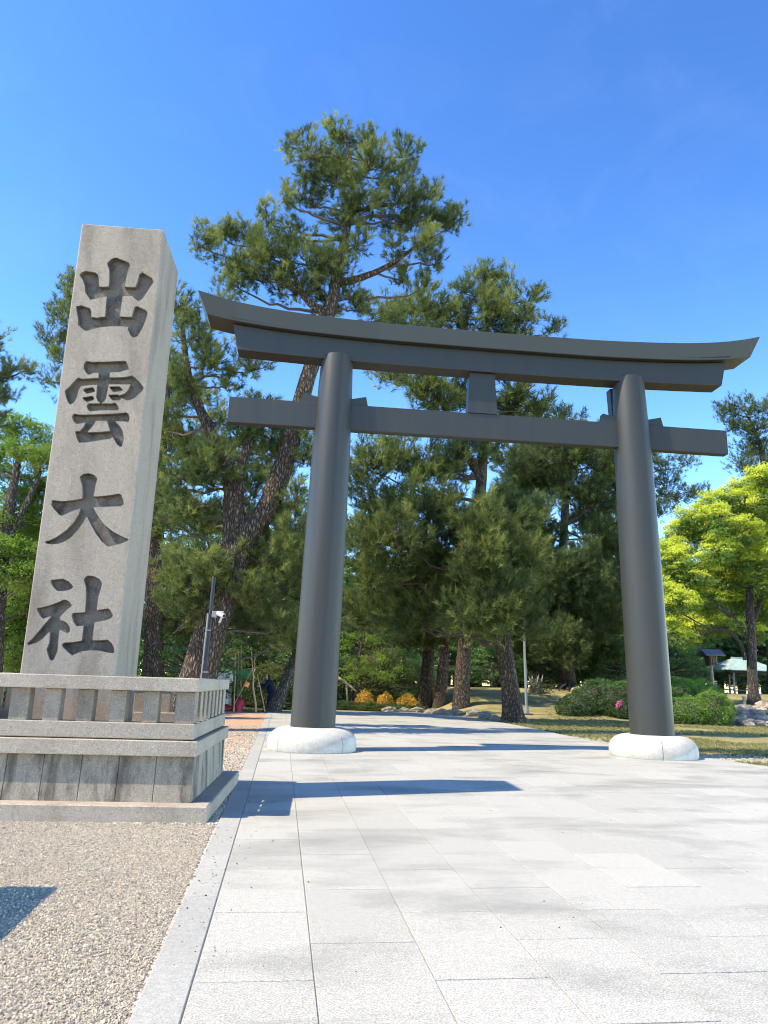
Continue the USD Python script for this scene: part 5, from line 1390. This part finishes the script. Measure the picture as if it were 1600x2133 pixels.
for s_ in (-1, 1):
    part(wl, 'roof_slope', hull([(x_, yy, z + t_) for x_ in (-0.72, 0.72) for yy, z in ((s_ * 0.02, zr), (s_ * 0.62, ze)) for t_ in (0, 0.05)]), M['tile_dark'])
part(wl, 'gable', hull([(x_, yy, z) for x_ in (-0.5, 0.5) for yy, z in ((-0.4, ze + 0.01), (0.4, ze + 0.01), (0, zr - 0.06))]), M['wood_dark'])
# little white post by the camphor
g_ = at((1550, 1452), 37.0); g_[2] = hgt(g_[0], 37.0)
t = thing('marker_post', 'short white marker post standing left of the camphor trunk', 'post', g_)
part(t, 'post', bx(-0.06, 0.06, -0.06, 0.06, -0.1, 0.46, 0.01), M['wood_pale'])
part(t, 'cap', bx(-0.10, 0.10, -0.08, 0.08, 0.462, 0.52, 0.01), M['white_plastic'])
# rough stone steps
q = np.random.default_rng(14)
s0 = gpt(1545, 32.0)
ss = thing('stone_steps', 'rough sandy stone steps up the slope beside the large azalea', 'steps', s0)
for row in range(5):
    yy = 31.9 + row * 0.95; x_ = at((1536 - row * 3, 1480), yy)[0] + q.uniform(0, 0.2)
    while x_ < 27.5:
        w_ = q.uniform(0.35, 0.85)
        c = np.array([x_ + w_ / 2, yy + q.uniform(-0.08, 0.08), hgt(x_, yy) + 0.10])
        part(ss, 'rock', lump(c, (w_ * 0.56, 0.36, 0.17), int(q.integers(1, 900)), 2, 0.32), M['rock_warm'] if q.random() < 0.7 else M['rock'], origin=s0)
        x_ += w_ + 0.03
for k, (px_, yy, s_) in enumerate(((1523, 33.4, 0.34), (1536, 35.0, 0.40), (1556, 35.4, 0.34), (1590, 36.2, 0.36))):
    g_ = gpt(px_, yy)
    single('boulder', lump(g_ + [0, 0, s_ * 0.3], (s_ * 1.3, s_, s_ * 0.7), 80 + k, 2, 0.4), M['rock_warm'], ['low sandy boulder against the right side of the azalea bush', 'sandy boulder at the upper left of the stone steps', 'sandy boulder below the camphor trunk', 'sandy boulder at the right edge above the steps'][k], 'boulder', 'boulders by the stone steps')

# notice board just left of the view; its shadow falls on the gravel
nb_ = np.array([-3.24, 4.36, 0.0])
nbd = thing('notice_board', 'dark timber notice board on the gravel in front of the monument, known by its shadow', 'notice board', nb_)
part(nbd, 'board', bx(-0.03, 0.03, -0.86, 0.80, 0.55, 2.08, 0.006), M['wood_pale'])
for y_ in (-0.90, 0.80 - 0.02):
    part(nbd, 'leg', bx(-0.06, 0.06, y_, y_ + 0.1, -0.1, 2.12, 0.006), M['wood_dark'])
for s_ in (-1, 1):
    part(nbd, 'roof_slope', hull([(s_ * xx, yy, z + t_) for yy in (-1.0, 0.84) for xx, z in ((0.005, 2.24), (0.22, 2.13)) for t_ in (0, 0.03)]), M['wood_dark'])

# a pale dead bough lying behind the left pillar
q = np.random.default_rng(3)
b0 = gpt(718, 40.0)
db = thing('dead_bough', 'pale dead bough lying among shrubs right of the left pillar', 'dead branch', b0)
part(db, 'bough', tube(resample(np.array([np.r_[at((704, 1412), 40.0), 0.08], np.r_[at((722, 1424), 39.8), 0.07], np.r_[at((742, 1440), 39.6), 0.05]]), 10)[:, :3], np.linspace(0.09, 0.05, 10), 8), M['wood_pale'], smooth=True, origin=b0)
part(db, 'prop', pole(at((722, 1424), 39.8), at((724, 1482), 39.8), 0.05, 0.06), M['wood_pale'], smooth=True, origin=b0)
